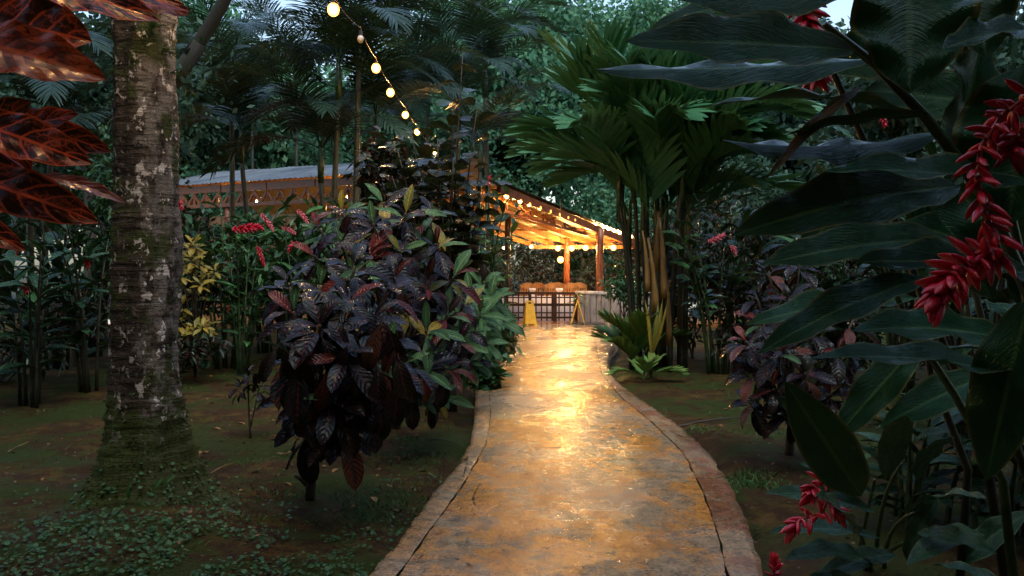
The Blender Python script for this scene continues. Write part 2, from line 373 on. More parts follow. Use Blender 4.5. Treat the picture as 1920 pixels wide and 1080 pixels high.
def m_trunk():
    n = NT('mossy_lichened_bark'); g = n.geo()
    gs = n.geo((1, 1, 7)); ring = n.noise(3.2, 5, .65, gs, .3); f = n.noise(38, 5, .7, g); m1 = n.noise(3.6, 6, .7, g)
    v = n.noise(11, 5, .65, n.geo((1, 1, .6)))
    c = n.mix(n.smooth(ring, .38, .62), (.010, .008, .006), (.055, .045, .036))
    c = n.mix(n.smooth(f, .52, .72), c, (.10, .085, .072))
    # pale lichen, made stronger on the lit right side
    li = n.noise(11, 4, .62, n.geo((1, 1, .8)), .2)
    lm = n.smooth(n.math('ADD', n.math('MULTIPLY', li, .75), n.math('MULTIPLY', f, .25)), .57, .60)
    sp = n.n('ShaderNodeSeparateXYZ'); n.l(g, sp.inputs[0])
    low = n.smooth(sp.outputs[2], .75, .25)
    lm = n.math('MULTIPLY', lm, n.math('SUBTRACT', 1., low))
    side = n.smooth(sp.outputs[0], -2.45, -2.25)  # right side of the trunk paler: side light put into the colour
    lit_grey = n.smooth(n.math('ADD', n.math('MULTIPLY', v, .7), n.math('MULTIPLY', side, .14)), .42, .52)
    c = n.mix(n.math('MULTIPLY', lit_grey, .7), c, (.19, .185, .175))
    mo = n.mix(f, (.012, .022, .005), (.05, .07, .015))
    mm = n.smooth(n.math('ADD', m1, n.math('MULTIPLY', low, .35)), .50, .60)
    c = n.mix(n.math('MULTIPLY', mm, .9), c, mo)
    c = n.mix(n.math('MULTIPLY', lm, n.math('MULTIPLY_ADD', side, .5, .5)), c, (.55, .55, .54))
    h = n.math('ADD', n.math('MULTIPLY', ring, 1.2), n.math('MULTIPLY', f, .6))
    return n.fin(c, .6, n.bump(h, .9, .03), spec=.12)
TRUNKM = m_trunk()
def m_bulb():
    n = NT('lit_bulb_glass'); e = n.n('ShaderNodeEmission'); e.inputs[0].default_value = (1, .58, .22, 1); e.inputs[1].default_value = BULB_STRENGTH
    n.l(e.outputs[0], n.out.inputs[0]); return n.m
BULBM = m_bulb()
def m_globe():
    n = NT('amber_bulb_glass_halo'); e = n.n('ShaderNodeEmission'); e.inputs[0].default_value = (1, .40, .07, 1); e.inputs[1].default_value = 1.6  # globe given its own emission to paint a golden halo round the bulb
    t = n.n('ShaderNodeBsdfTransparent'); t.inputs[0].default_value = (1, .93, .8, 1); a = n.n('ShaderNodeAddShader'); n.l(e.outputs[0], a.inputs[0]); n.l(t.outputs[0], a.inputs[1])
    n.l(a.outputs[0], n.out.inputs[0]); return n.m
GLOBEM = m_globe()
GLASSOFF = simple('unlit_bulb_glass', (.55, .5, .42), .1)

# ------------------------------------------------------------------ leaf shapes
def leaf_data(width=.3, nseg=7, ncol=4, p=1., q=.8, curl=.8, fold=.25, wave=0., wf=4, stalk=.0, rng=None, twist=0., sidebend=0.):
    vs = []; uv = []; y = z = 0.; x0 = 0
    ph = rng.uniform(0, 6) if rng else 0
    st = stalk
    for i in range(nseg+1):
        t = i/nseg
        w = width/2*max(.012, math.sin(PI*min(.999, max(.001, t))**p)**q)
        th = -curl*t
        for j in range(ncol+1):
            u = -1+2*j/ncol; au = abs(u)
            wz = wave*math.sin(wf*2*PI*t+ph+(1.7 if u > 0 else 0))*au**1.5*w*2
            lx = u*w*(1-.10*fold); lz = fold*au*w+wz
            tw = twist*t
            X = lx*math.cos(tw)-lz*math.sin(tw); Z = lx*math.sin(tw)+lz*math.cos(tw)
            # lz acts along the local normal
            nyy, nzz = -math.sin(th), math.cos(th)
            vs.append((x0+X, y+nyy*Z+0, z+nzz*Z)); uv.append((j/ncol, t))
        y += math.cos(th)/nseg*(1-.0); z += math.sin(th)/nseg; x0 += sidebend*t/nseg
    fs = []
    for i in range(nseg):
        for j in range(ncol):
            a = i*(ncol+1)+j; fs.append((a, a+1, a+ncol+2, a+ncol+1))
    if stalk:
        b = len(vs)
        vs += [(-.008, -stalk, -.01), (.008, -stalk, -.01), (.01, .06, 0.002), (-.01, .06, .002)]; uv += [(.5, 0)]*4
        fs.append((b, b+1, b+2, b+3))
    return vs, fs, uv
def leaf_meshes(name, mat, k=4, seed=1, **kw):
    r = random.Random(seed); out = []
    for i in range(k):
        k2 = dict(kw); k2['curl'] = kw.get('curl', .8)*r.uniform(.5, 1.4); k2['fold'] = kw.get('fold', .25)*r.uniform(.5, 1.4)
        k2['width'] = kw.get('width', .3)*r.uniform(.88, 1.12); k2['twist'] = r.uniform(-.35, .35); k2['sidebend'] = r.uniform(-.12, .12)
        v, f, uv = leaf_data(rng=r, **k2); out.append(mesh(name, v, f, uv, True, mat))
    return out
def frame(loc, d, nrm, s):
    d = V(d).normalized(); nrm = V(nrm); nrm = (nrm-d*nrm.dot(d))
    if nrm.length < 1e-4: nrm = d.orthogonal()
    nrm.normalize(); sx = d.cross(nrm)
    M = Matrix(((sx.x*s, d.x*s, nrm.x*s, loc[0]), (sx.y*s, d.y*s, nrm.y*s, loc[1]), (sx.z*s, d.z*s, nrm.z*s, loc[2]), (0, 0, 0, 1)))
    return M
def put_leaf(parent, me, loc, d, nrm, s, name='leaf'):
    o = bpy.data.objects.new(name, me); COL.objects.link(o); o.parent = parent
    o.matrix_basis = frame(loc, d, nrm, s); return o
def rv(r, s=1.): return V((r.gauss(0, s), r.gauss(0, s), r.gauss(0, s)))

LM_CRO = leaf_meshes('leaf', CRO, 5, 1, width=.44, nseg=7, ncol=4, p=1.2, q=.58, curl=1.0, fold=.3, wave=.06, stalk=.12)
LM_RED = leaf_meshes('leaf', CRORED, 3, 2, width=.33, nseg=6, ncol=4, p=1.15, q=.7, curl=.8, fold=.35, wave=.06, stalk=.12)
LM_GRN = leaf_meshes('leaf', CROGRN, 3, 3, width=.33, nseg=6, ncol=4, p=1.1, q=.75, curl=.6, fold=.3, wave=.05, stalk=.12)
LM_PNK = leaf_meshes('leaf', CROPNK, 2, 4, width=.35, nseg=6, ncol=4, p=1.15, q=.7, curl=.9, fold=.3, wave=.05, stalk=.12)
LM_GIN = leaf_meshes('leaf', GIN, 5, 5, width=.27, nseg=6, ncol=4, p=.9, q=.85, curl=1.0, fold=.25, wave=.06, stalk=.03)
LM_LIT = leaf_meshes('leaf', GINLIT, 3, 6, width=.26, nseg=6, ncol=4, p=.9, q=.85, curl=.8, fold=.3, wave=.05, stalk=.03)
LM_BIG = leaf_meshes('leaf', GINBIG, 5, 7, width=.25, nseg=10, ncol=4, p=.9, q=.8, curl=.9, fold=.25, wave=.10, wf=3, stalk=.03)
LM_RND = leaf_meshes('leaf', ROUND, 3, 8, width=.82, nseg=4, ncol=4, p=1., q=.55, curl=.4, fold=.15, stalk=.1)
LM_YEL = leaf_meshes('leaf', CROYEL, 3, 9, width=.36, nseg=4, ncol=2, p=1., q=.8, curl=.6, fold=.3)
LM_LIT2 = leaf_meshes('leaf', LITTER, 3, 10, width=.45, nseg=4, ncol=2, p=1., q=.8, curl=.5, fold=.3, wave=.1)

# ------------------------------------------------------------------ terrain
PL = [(690, 1080), (760, 1000), (812, 925), (858, 875), (883, 830), (891, 780), (893, 730), (925, 690), (958, 660), (972, 640), (962, 618)]
PR = [(1432, 1080), (1405, 990), (1370, 910), (1330, 850), (1270, 795), (1210, 755), (1155, 715), (1141, 690), (1143, 665), (1158, 645), (1152, 622), (1160, 610)]
CL = [(745, 1080), (800, 1000), (865, 915), (912, 830), (920, 780), (917, 735), (945, 690), (975, 660)]
CR = [(1362, 1080), (1350, 1010), (1318, 920), (1283, 850), (1222, 790), (1165, 745), (1128, 700), (1120, 660)]
def line_xy(pts, pre, post):
    q = [G(a, b, 0) for a, b in pts]; return np.array([p.y for p in q]), np.array([p.x for p in q])
def mk(pts, x0, x1):
    ys, xs = line_xy(pts, 0, 0)
    ys = np.concatenate([[-4, 2.6], ys, [22.3]]); xs = np.concatenate([[x0*1.15, x0], xs, [x1]])
    yy = np.linspace(-4, 22.3, 700); xx = np.interp(yy, ys, xs)
    k = np.hanning(17); k /= k.sum(); xp = np.pad(xx, 8, mode='edge'); xs2 = np.convolve(xp, k, 'valid')
    return lambda Y: float(np.interp(Y, yy, xs2))
fL = mk(PL, -1.0, -.15); fR = mk(PR, 1.30, 2.75); fCL = mk(CL, -.82, .12); fCR = mk(CR, 1.13, 2.1)
TREE_XY = (-2.42, 5.6)
def gz(x, y):
    z = -.085+.035*noise.noise(V((x*.6, y*.6, 3)))+.015*noise.noise(V((x*2.5, y*2.5, 7)))
    d = math.hypot(x-TREE_XY[0]-.1, (y-TREE_XY[1]+.75)*1.0); z += .13*math.exp(-(d/.75)**2)
    d2 = math.hypot(x+1.95, (y-4.3)); z += .07*math.exp(-(d2/.7)**2)
    if -4 < y < 22.5 and fL(y)-.25 < x < fR(y)+.25:
        e = min(x-(fL(y)-.25), fR(y)+.25-x); z = min(z, -.075-min(.05, e*.4))
    if y > 21.8 and -13 < x < 13: z = min(z, -.06)
    return z
xs = np.concatenate([[-220, -120, -60, -35, -22, -16, -12], np.arange(-9, 9.01, .09), [12, 16, 22, 35, 60, 120, 220]])
ys = np.concatenate([[-120, -50, -20, -8, -3], np.arange(0, 9, .09), np.arange(9, 18, .16), np.arange(18, 30, .5), [32, 36, 42, 50, 70, 110, 180, 320]])
vv = [(x, y, gz(x, y)) for y in ys for x in xs]; nx = len(xs)
ff = [(j*nx+i, j*nx+i+1, (j+1)*nx+i+1, (j+1)*nx+i) for j in range(len(ys)-1) for i in range(nx-1)]
ground = mobj('ground', mesh('ground', vv, ff, None, True, SOIL)); tag(ground, kind='structure', label='dark mossy bare soil on both sides of the path')

def strip(name, fa, fb, mat, n, ztop=0., inset=0.0, jag=(0, 0), seed=0, skirtL=False, skirtR=False):
    Ys = np.concatenate([np.arange(-4, 2.5, .25), np.arange(2.5, 22.3, .06), [22.3]])
    vs = []; fs = []
    cols = n+1+(1 if skirtL else 0)+(1 if skirtR else 0)
    for Y in Ys:
        a, b = fa(Y), fb(Y)
        if jag[0]: a += jag[0]*noise.noise(V((Y*4.5, seed, 1)))+jag[0]*.6*noise.noise(V((Y*15, seed, 5)))
        if jag[1]: b += jag[1]*noise.noise(V((Y*4.5, seed, 9)))+jag[1]*.6*noise.noise(V((Y*15, seed, 3)))
        if skirtL: vs.append((a-.012, Y, ztop-.16))
        for k in range(n+1):
            x = a+(b-a)*k/n
            z = ztop+.006*noise.noise(V((x*1.5, Y*1.2, 2)))
            if (k == 0 or k == n): z -= .006
            vs.append((x, Y, z))
        if skirtR: vs.append((b+.012, Y, ztop-.16))
    for j in range(len(Ys)-1):
        for k in range(cols-1):
            q = j*cols+k; fs.append((q, q+1, q+cols+1, q+cols))
    return mobj(name, mesh(name, vs, fs, None, True, mat))
gap = lambda Y: .0035+.003*noise.noise(V((Y*2, 0, 0)))
path = strip('path', lambda Y: fCL(Y)+gap(Y), lambda Y: fCR(Y)-gap(Y), PATHM, 14, 0, jag=(.012, .012), seed=3)
tag(path, 'wet orange stained concrete footpath', kind='structure')
pb = strip('path_border', fL, lambda Y: fCL(Y)-gap(Y), PATHB, 4, .004, jag=(.022, .008), seed=3, skirtL=True); tag(pb, 'worn concrete border along the left of the path', kind='structure')
pb = strip('path_border', lambda Y: fCR(Y)+gap(Y), fR, PATHB, 4, .004, jag=(.008, .02), seed=3, skirtR=True); tag(pb, 'rust stained concrete border along the right of the path', kind='structure')
pbase = strip('path_bedding', lambda Y: fL(Y)+.06, lambda Y: fR(Y)-.06, SOIL, 2, -.02); tag(pbase, kind='structure')
b = MB(); b.box((-2, 29.3, -.06), (22, 14.0, .12)); fl = part('pavilion_floor', b, FLOORM, None); tag(fl, kind='structure')

# ------------------------------------------------------------------ pavilions
def roof_slope(parent, a, b_, c, d, sheetw, mat, name='roof_sheet', per=.18, amp=.018, nl=6):
    """a-b bottom edge, c-d top edge (a under c, b under d)"""
    a, b_, c, d = V(a), V(b_), V(c), V(d); L = (b_-a).length; ns = max(1, int(L/sheetw)); nrm = (b_-a).cross(c-a).normalized()
    if nrm.z < 0: nrm = -nrm
    for s in range(ns):
        vs = []; fs = []; nc = 16; off = .008 if s % 2 else 0
        for j in range(nl+1):
            v = j/nl
            for i in range(nc+1):
                u = (s+i/nc*1.02)/ns; u = min(u, 1.0)
                p = (a.lerp(b_, u)).lerp(c.lerp(d, u), v)
                p = p+nrm*(amp*math.sin(2*PI*u*L/per)+off+.012*noise.noise(p*.7))
                vs.append(p)
        for j in range(nl):
            for i in range(nc):
                q = j*(nc+1)+i; fs.append((q, q+1, q+nc+2, q+nc+1))
        mobj(name, mesh(name, vs, fs, None, True, mat), parent)
def lathe_post(parent, x, y, z0, z1, r, mat, name='post', rng=random.Random(3)):
    mb = MB(); mb.tube([(x+.01*math.sin(i*1.3), y, z0+(z1-z0)*i/6) for i in range(7)], [r*(1.08-.03*i) for i in range(7)], 12, rng, .03)
    return part(name, mb, mat, parent, True)

hall = thing('roofed_hall', 'long hall with pale blue corrugated metal roof and orange timber truss behind the left shrubs', 'hall')
A = V((-11.2, 25.45, 3.84)); B = V((-2.2, 20.8, 3.84)); back = V((.46, .89, 0))*3.2
roof_slope(hall, A, B, A+back+V((0, 0, .80)), B+back+V((0, 0, .72)), .95, ROOFM)
A2 = A+back+V((0, 0, .75)); B2 = B+back+V((0, 0, .67))
roof_slope(hall, V((-8.5, 31, 2.7)), V((-1.6, 29.5, 2.7)), A2, B2, 1.1, CEILM, 'rear_roof_sheet')
def along(t, dz=0, dd=.12): return A.lerp(B, t)+back.normalized()*dd+V((0, 0, dz))
nb = 6
for i in range(nb):
    mb = MB(); mb.beam(along(i/nb+.002, -.16), along((i+1)/nb-.002, -.16+(.02 if i % 2 else 0)), .07, .2); part('fascia_board', mb, WOODB, hall)
mb = MB(); mb.beam(along(0, -.62), along(1, -.62), .1, .1); part('bottom_chord', mb, WOODB, hall)
mb = MB(); mb.beam(along(0, -1.05, .5), along(1, -1.05, .5), .08, .3); part('long_beam', mb, WOODO, hall)
nt = 22
for i in range(nt):
    t0, t1, tm = i/nt, (i+1)/nt, (i+.5)/nt
    mb = MB(); mb.beam(along(t0, -.58), along(t0, -.26), .06, .06, V((0, 1, 0))); part('truss_strut', mb, WOODB, hall)
    mb = MB(); mb.beam(along(t0, -.28), along(tm, -.58), .05, .06); part('truss_strut', mb, WOODB, hall)
    mb = MB(); mb.beam(along(tm, -.58), along(t1, -.28), .05, .06); part('truss_strut', mb, WOODB, hall)
for t in (.03, .35, .68, .985):
    p = along(t, 0, .2); lathe_post(hall, p.x, p.y, 0, 3.2, .12, POSTW)
for i in range(9):
    mb = MB(); z = .14+.27*i; mb.beam((-10.5, 29.2, z), (-1.9, 27.6, z+.01*(i % 2)), .03+.01*(i % 3), .262); part('wall_board', mb, WOODO, hall)
for t in np.linspace(.02, .98, 9):
    a_ = A.lerp(B, t)+V((0, 0, -.1)); c_ = A2.lerp(B2, t)+V((0, 0, -.1)); mb = MB(); mb.beam(a_+back*.08, c_, .07, .12); part('rafter', mb, WOODO, hall)

pav = thing('open_pavilion', 'open pavilion with glowing corrugated ceiling and red brown posts at the path end', 'pavilion')
TR = P(935, 345, 21.5); BR = P(1192, 452, 27.0)
sl = BR-TR
TL = V((-3.6, TR.y, TR.z)); BL = TL+sl
roof_slope(pav, BL, BR, TL, TR, .8, CEILM, per=.2, amp=.02, nl=6)
# thin upper sheets above the ceiling and the small front apron
up = V((0, 0, .07))
roof_slope(pav, BL+up, BR+up+V((.1, 0, 0)), TL+up, TR+up+V((.1, 0, 0)), .8, ROOFM, 'upper_roof_sheet')
roof_slope(pav, TL+V((0, -1.7, -.20)), TR+V((.35, -1.5, -.16)), TL+up*1.2, TR+up*1.2+V((.1, 0, 0)), .8, ROOFM, 'front_roof_sheet')
nr = 6
for i in range(nr):
    t = i/(nr-1); a_ = TL.lerp(TR, t)+V((0, 0, -.13)); c_ = BL.lerp(BR, t)+V((0, 0, -.13))
    w = .12 if i == nr-1 else .07
    mb = MB(); mb.beam(a_, c_, w, .2 if i == nr-1 else .13); part('rafter', mb, WOODO if i < nr-1 else WOODB, pav)
for j in range(5):
    s = .06+j*.225; a_ = TL+sl*s+V((.05, 0, -.045)); c_ = TR+sl*s+V((-.1, 0, -.045)); mb = MB(); mb.beam(a_, c_, .06, .06); part('purlin', mb, WOODO, pav)
mb = MB(); mb.beam(BL+V((0, -.15, -.19)), BR+V((-.1, -.15, -.19)), .1, .12); part('wall_plate', mb, WOODO, pav)
# truss along the rake
r0 = TR+V((-.12, 0, -.30)); r1 = BR+V((-.12, 0, -.30)); h0 = TR+V((-.12, 0, -.62)); h1 = TR+sl*.62+V((-.12, 0, -.36))
mb = MB(); mb.beam(h0, h1, .07, .07); part('bottom_chord', mb, WOODB, pav)
for i in range(8):
    s0, s1 = i/8*.6, (i+1)/8*.6
    p0 = TR+sl*s0+V((-.12, 0, -.28)); q0 = h0.lerp(h1, i/8); q1 = h0.lerp(h1, (i+1)/8); p1 = TR+sl*s1+V((-.12, 0, -.28))
    mb = MB(); mb.beam(p0, q1 if i % 2 == 0 else q0, .04, .04); part('truss_strut', mb, WOODB, pav)
    mb = MB(); mb.beam(q0 if i % 2 == 0 else q1, p1, .04, .04); part('truss_strut', mb, WOODB, pav)
for px, Y, ztop, r in ((1125, 25.2, 2.62, .112), (1063, 26.6, 2.55, .10), (952, 24.0, 3.0, .09)):
    p = P(px, 500, Y); lathe_post(pav, p.x, Y, 0, ztop, r, POSTW if px > 1000 else WOODD)

# lattice railing and gate
rail = thing('lattice_railing', 'dark brown lattice railing with a gate across the pavilion entrance', 'railing', (0, 23.3, 0))
RX0, RX1 = -1.4, 1.78; GX = 1.17
mb = MB(); mb.beam((RX0, 0, .79), (RX1, 0, .77), .09, .07); part('top_rail', mb, WOODD, rail)
for z, h in ((.11, .05), (.24, .035), (.46, .075), (.66, .035)):
    mb = MB(); mb.box(((RX0+RX1)/2, .0, z), (RX1-RX0-.04, .045, h)); part('rail', mb, WOODD, rail)
x = RX0; k = 0
while x < RX1+.01:
    w = .085 if k % 4 == 0 else .036
    mb = MB(); mb.box((x, -.004, .39), (w, .06, .74)); part('stile', mb, WOODD, rail); x += (.165 if k % 4 in (0, 3) else .150); k += 1
mb = MB(); mb.box((GX, -.03, .4), (.10, .09, .8)); part('gate_post', mb, WOODD, rail)
ww = thing('white_low_wall', 'low white wall seen through the dark lattice railing', 'wall', (-.15, 23.75, 0))
mb = MB(); mb.box((0, 0, .34), (3.7, .1, .68)); part('wall_panel', mb, WHITEW, ww)
for xq in (.72, 1.47):
    mb = MB(); mb.box((xq, 0, .42), (.13, .13, .84)); mb.box((xq, 0, .87), (.19, .19, .06)); part('wall_pillar', mb, WHITEW, ww)

# faux plank wall with log rail, right of the railing
pw = thing('plank_wall', 'grey weathered plank wall with a log rail, right of the leaning yellow sign', 'wall', (0, 0, 0))
rng = random.Random(5); x = 1.80
while x < 4.1:
    w = rng.uniform(.10, .17); Yw = 22.9+(x-1.8)*.10; mb = MB()
    h = .74+rng.uniform(-.01, .01)
    mb.box((x+w/2, Yw+rng.uniform(-.012, .012), h/2), (w-.022, .08, h), Matrix.Rotation(rng.uniform(-.02, .02), 3, 'Y'))
    part('plank', mb, FAUX, pw); x += w
mb = MB(); mb.tube([(1.7, 22.88, .80), (2.4, 22.95, .785), (3.2, 23.03, .77), (4.2, 23.1, .75)], [.055, .06, .055, .06], 10, rng, .04); part('log_rail', mb, FAUX, pw, True)
mb = MB(); mb.box((2.78, 23.3, .5), (.12, .12, 1.0)); part('white_stub', mb, WHITEW, pw)

# chairs
def chair(x, y, rz, label):
    t = thing('wooden_chair', label, 'chair', (x, y, 0), 'chairs inside the pavilion'); t.rotation_euler.z = rz
    mb = MB(); mb.box((0, 0, .45), (.46, .44, .04)); part('seat', mb, WOODO, t)
    for sx in (-.2, .2):
        for sy in (-.19, .19):
            mb = MB(); mb.box((sx, sy, .215), (.045, .045, .43)); part('leg', mb, WOODO, t)
        mb = MB(); mb.box((sx, .21, .72), (.045, .04, .50)); part('back_post', mb, WOODO, t)
    mb = MB(); vs = []
    for i in range(9):
        u = -1+2*i/8; zt = .96+.09*math.cos(u*PI/2); vs += [(u*.225, .19, .88), (u*.225, .19, zt), (u*.225, .23, .88), (u*.225, .23, zt)]
    fs = []
    for i in range(8):
        a = i*4; fs += [(a, a+4, a+5, a+1), (a+2, a+3, a+7, a+6), (a+1, a+5, a+7, a+3), (a, a+2, a+6, a+4)]
    mb.add(vs, fs); part('crest_rail', mb, WOODO, t)
    for i in range(5):
        mb = MB(); mb.box((-.14+.07*i, .21, .68), (.035, .02, .40)); part('back_slat', mb, WOODO, t)
    return t
words = ['leftmost orange wooden chair behind the railing, beside the white pillar', 'second orange wooden chair from the left behind the railing', 'orange wooden chair in the middle of the row behind the railing', 'orange wooden chair just left of the nearer brown post', 'orange wooden chair right of the nearer brown post', 'rightmost orange wooden chair behind the hanging plant']
for i, (px, Y) in enumerate(((986, 24.3), (1010, 24.6), (1030, 24.4), (1047, 24.9), (1072, 24.4), (1084, 24.8))):
    chair(P(px, 500, Y).x, Y, PI+random.Random(i).uniform(-.3, .3), words[i])

# yellow floor signs
def sign(x, y, rz, label, spread=.3):
    t = thing('floor_sign', label, 'floor sign', (x, y, 0)); t.rotation_euler.z = rz
    Lp = .66
    for s in (-1, 1):
        ang = s*math.atan(spread/2/.62); rot = Matrix.Rotation(-ang, 3, 'X')
        mb = MB(); org = V((0, s*0.0, .63))
        def q(u, v, o=0.0): return org+rot @ V((u, s*(.012+o), -v))
        # tapered panel with two feet and a handle slot
        W = lambda v: .095+.062*v/Lp
        segs = [(.0, .035, 1), (.035, .085, 0), (.085, .60, 1), (.60, .66, 2)]
        for v0, v1, mode in segs:
            spans = {1: [(-1, 1)], 0: [(-1, -.4), (.4, 1)], 2: [(-1.1, -.55), (.55, 1.1)]}[mode]
            for a, c in spans:
                vs = [q(a*W(v0), v0), q(c*W(v0), v0), q(c*W(v1), v1), q(a*W(v1), v1), q(a*W(v0), v0, -.02), q(c*W(v0), v0, -.02), q(c*W(v1), v1, -.02), q(a*W(v1), v1, -.02)]
                mb.add(vs, [(0, 1, 2, 3), (7, 6, 5, 4), (0, 4, 5, 1), (1, 5, 6, 2), (2, 6, 7, 3), (3, 7, 4, 0)])
        panel = part('sign_panel', mb, YEL, t)
        mb = MB(); mb.add([q(-.03, .10, .003), q(.03, .10, .003), q(.03, .145, .003), q(-.03, .145, .003)], [(0, 1, 2, 3)]); part('warning_symbol', mb, SIGNR, t)
        # slipping figure
        mb = MB()
        def pl(pts, w=.012):
            for (a, b) in zip(pts[:-1], pts[1:]):
                a3 = q(*a, .004); b3 = q(*b, .004); mb.beam(a3, b3, w, .002, up=rot @ V((0, s, 0)))
        pl([(.02, .27), (-.01, .34), (-.035, .39)], .022); pl([(-.035, .39), (.02, .41), (.05, .37)]); pl([(-.035, .39), (-.01, .45), (.045, .455)])
        pl([(.01, .29), (.05, .31), (.06, .27)]); pl([(.01, .29), (-.04, .30)]); pl([(.018, .235), (.032, .25)], .03)
        pl([(-.06, .47), (.07, .47)], .006)
        part('slipping_figure', mb, BLACK, t)
        cu = bpy.data.curves.new('lettering', 'FONT'); cu.body = 'CAUTION'; cu.size = .052; cu.align_x = 'CENTER'; cu.extrude = .001
        to = bpy.data.objects.new('lettering', cu); COL.objects.link(to); dg = bpy.context.evaluated_depsgraph_get()
        me = bpy.data.meshes.new_from_object(to.evaluated_get(dg)); bpy.data.objects.remove(to)
        lo = mobj('lettering', me, t, BLACK)
        # text plane axes: x right, y up the panel
        xa = V((-s*1.0, 0, 0)) if s == 1 else V((1, 0, 0)); ya = rot @ V((0, 0, 1)); za = xa.cross(ya); p = q(0, .20, .0035)
        lo.matrix_basis = Matrix(((xa.x, ya.x, za.x, p.x), (xa.y, ya.y, za.y, p.y), (xa.z, ya.z, za.z, p.z), (0, 0, 0, 1)))
    return t
s1 = G(993, 610, 0); sign(s1.x, s1.y, R(14), 'yellow wet floor sign facing the camera at the end of the path')
s2 = G(1083, 608, 0); sign(s2.x, s2.y, R(88), 'yellow wet floor sign seen edge on beside the plank wall', .36)
g = G(1098, 607, 0.006); dg_ = thing('drain_grate', 'dark grey drain grate in the floor right of the signs', 'grate', (g.x, g.y, .006))
for i in range(14):
    mb = MB(); mb.box((-.45+i*.069, 0, .006), (.035, .8, .012)); part('grate_bar', mb, MATD, dg_)
mb = MB(); mb.box((0, -.41, .007), (1.0, .03, .014)); mb.box((0, .41, .007), (1.0, .03, .014)); part('grate_frame', mb, MATD, dg_)

# ------------------------------------------------------------------ string lights
mbb = MB(); mbb.sphere((0, 0, -.075), .056, 12, 8, 1.12); BULB_ME = mbb.mesh('bulb', GLOBEM, True)
mbb = MB(); mbb.sphere((0, 0, -.075), .030, 10, 7, 1.2); FIL_ME = mbb.mesh('filament', BULBM, True)
mbb = MB(); mbb.sphere((0, 0, -.075), .036, 10, 7, 1.25); BULBOFF_ME = mbb.mesh('bulb', GLASSOFF, True)
mbs = MB(); mbs.tube([(0, 0, .02), (0, 0, -.04)], [.016, .02], 8); SOCK_ME = mbs.mesh('socket', BLACK)
BIG_ME = MB(); BIG_ME.sphere((0, 0, -.09), .085, 14, 10, 1.05); BIG_ME = BIG_ME.mesh('bulb', GLOBEM, True)
FILB_ME = MB(); FILB_ME.sphere((0, 0, -.09), .042, 12, 8, 1.1); FILB_ME = FILB_ME.mesh('filament', BULBM, True)
def string_light(label, pts, off=(), big=(), sag=.04, drop=.05):
    t = thing('string_light', label, 'string lights', pts[0])
    o = V(pts[0]); cp = []
    for a, b in zip(pts[:-1], pts[1:]):
        a, b = V(a), V(b)
        for k in range(5):
            s = k/5; cp.append(a.lerp(b, s)-V((0, 0, sag*4*s*(1-s)))-o)
    cp.append(V(pts[-1])-o)
    mb = MB(); mb.tube(cp, .0035, 5); part('cord', mb, CORD, t, True)
    for i, p in enumerate(pts):
        if i in (0, len(pts)-1) and i not in big: continue
        loc = V(p)-o-V((0, 0, drop))
        mb = None
        s = mobj('socket', SOCK_ME, t); s.location = loc
        m = mobj('bulb', BULBOFF_ME if i in off else (BIG_ME if i in big else BULB_ME), s)
        if i not in off: mobj('filament', FILB_ME if i in big else FIL_ME, s)
    return t
near = [(-1.2, -1.0, 4.05), (-1.5, 1.4, 4.08), (-1.58, 3.1, 4.05), (-1.64, 4.8, 4.03), (-1.68, 6.4, 4.02)]
for px, py, Y in ((625, 5, 8.0), (676, 62, 9.35), (705, 118, 10.8), (732, 165, 12.3), (760, 208, 14.2), (782, 241, 16.0), (798, 266, 17.6), (815, 284, 19.2)):
    near.append(tuple(P(px, py, Y)+V((0, 0, .06))))
near.append((-1.9, 21.0, 3.8))
string_light('string of warm bulbs running high above the left side of the path to the hall', near, off=(6, 11))
rk = []
for px in (935, 950, 963, 975, 992, 1012, 1031, 1048, 1064, 1077, 1090, 1118, 1133, 1142, 1153, 1163, 1174, 1185, 1195):
    k = (px-960)/1600; s = (k*TR.y-TR.x)/(sl.x-k*sl.y); q = TR+sl*s
    q = q+V((-.02, -.05, -.06)); py = 371+(px-950)*.345 if px < 1080 else 424+(px-1118)*.33
    pz = P(px, py-4, q.y).z; rk.append((P(px, 0, q.y).x, q.y, pz+.1))
string_light('row of small warm bulbs along the sloping edge of the pavilion roof', rk, off=(2, 10), sag=.03)
r2 = [tuple(P(px, py-6, 25.9)+V((0, 0, .1))) for px, py in ((905, 462), (945, 470), (996, 467), (1046, 469), (1072, 469), (1098, 468), (1150, 468), (1200, 462))]
string_light('row of large warm bulbs hanging level under the far pavilion eave', r2, big=(3, 4, 5, 6), sag=.03)
hp = P(1051, 487, 22.6); hz = 3.3
t = thing('pendant_lamp', 'single bright hanging bulb in front of the brown post over the gate', 'lamp', (hp.x, hp.y, hp.z+.09))
mb = MB(); mb.tube([(0, 0, 0), (0, 0, hz-hp.z-.09)], .005, 5); part('cord', mb, CORD, t)
sk = mobj('socket', SOCK_ME, t); bo = mobj('bulb', BIG_ME, sk); mobj('filament', FILB_ME, sk)
hl = [tuple(A.lerp(B, i/9)+back*.45+V((0, 0, -.30))) for i in (0, 3, 6, 9)]
string_light('string of warm bulbs inside the long hall under its roof', hl, sag=.06)

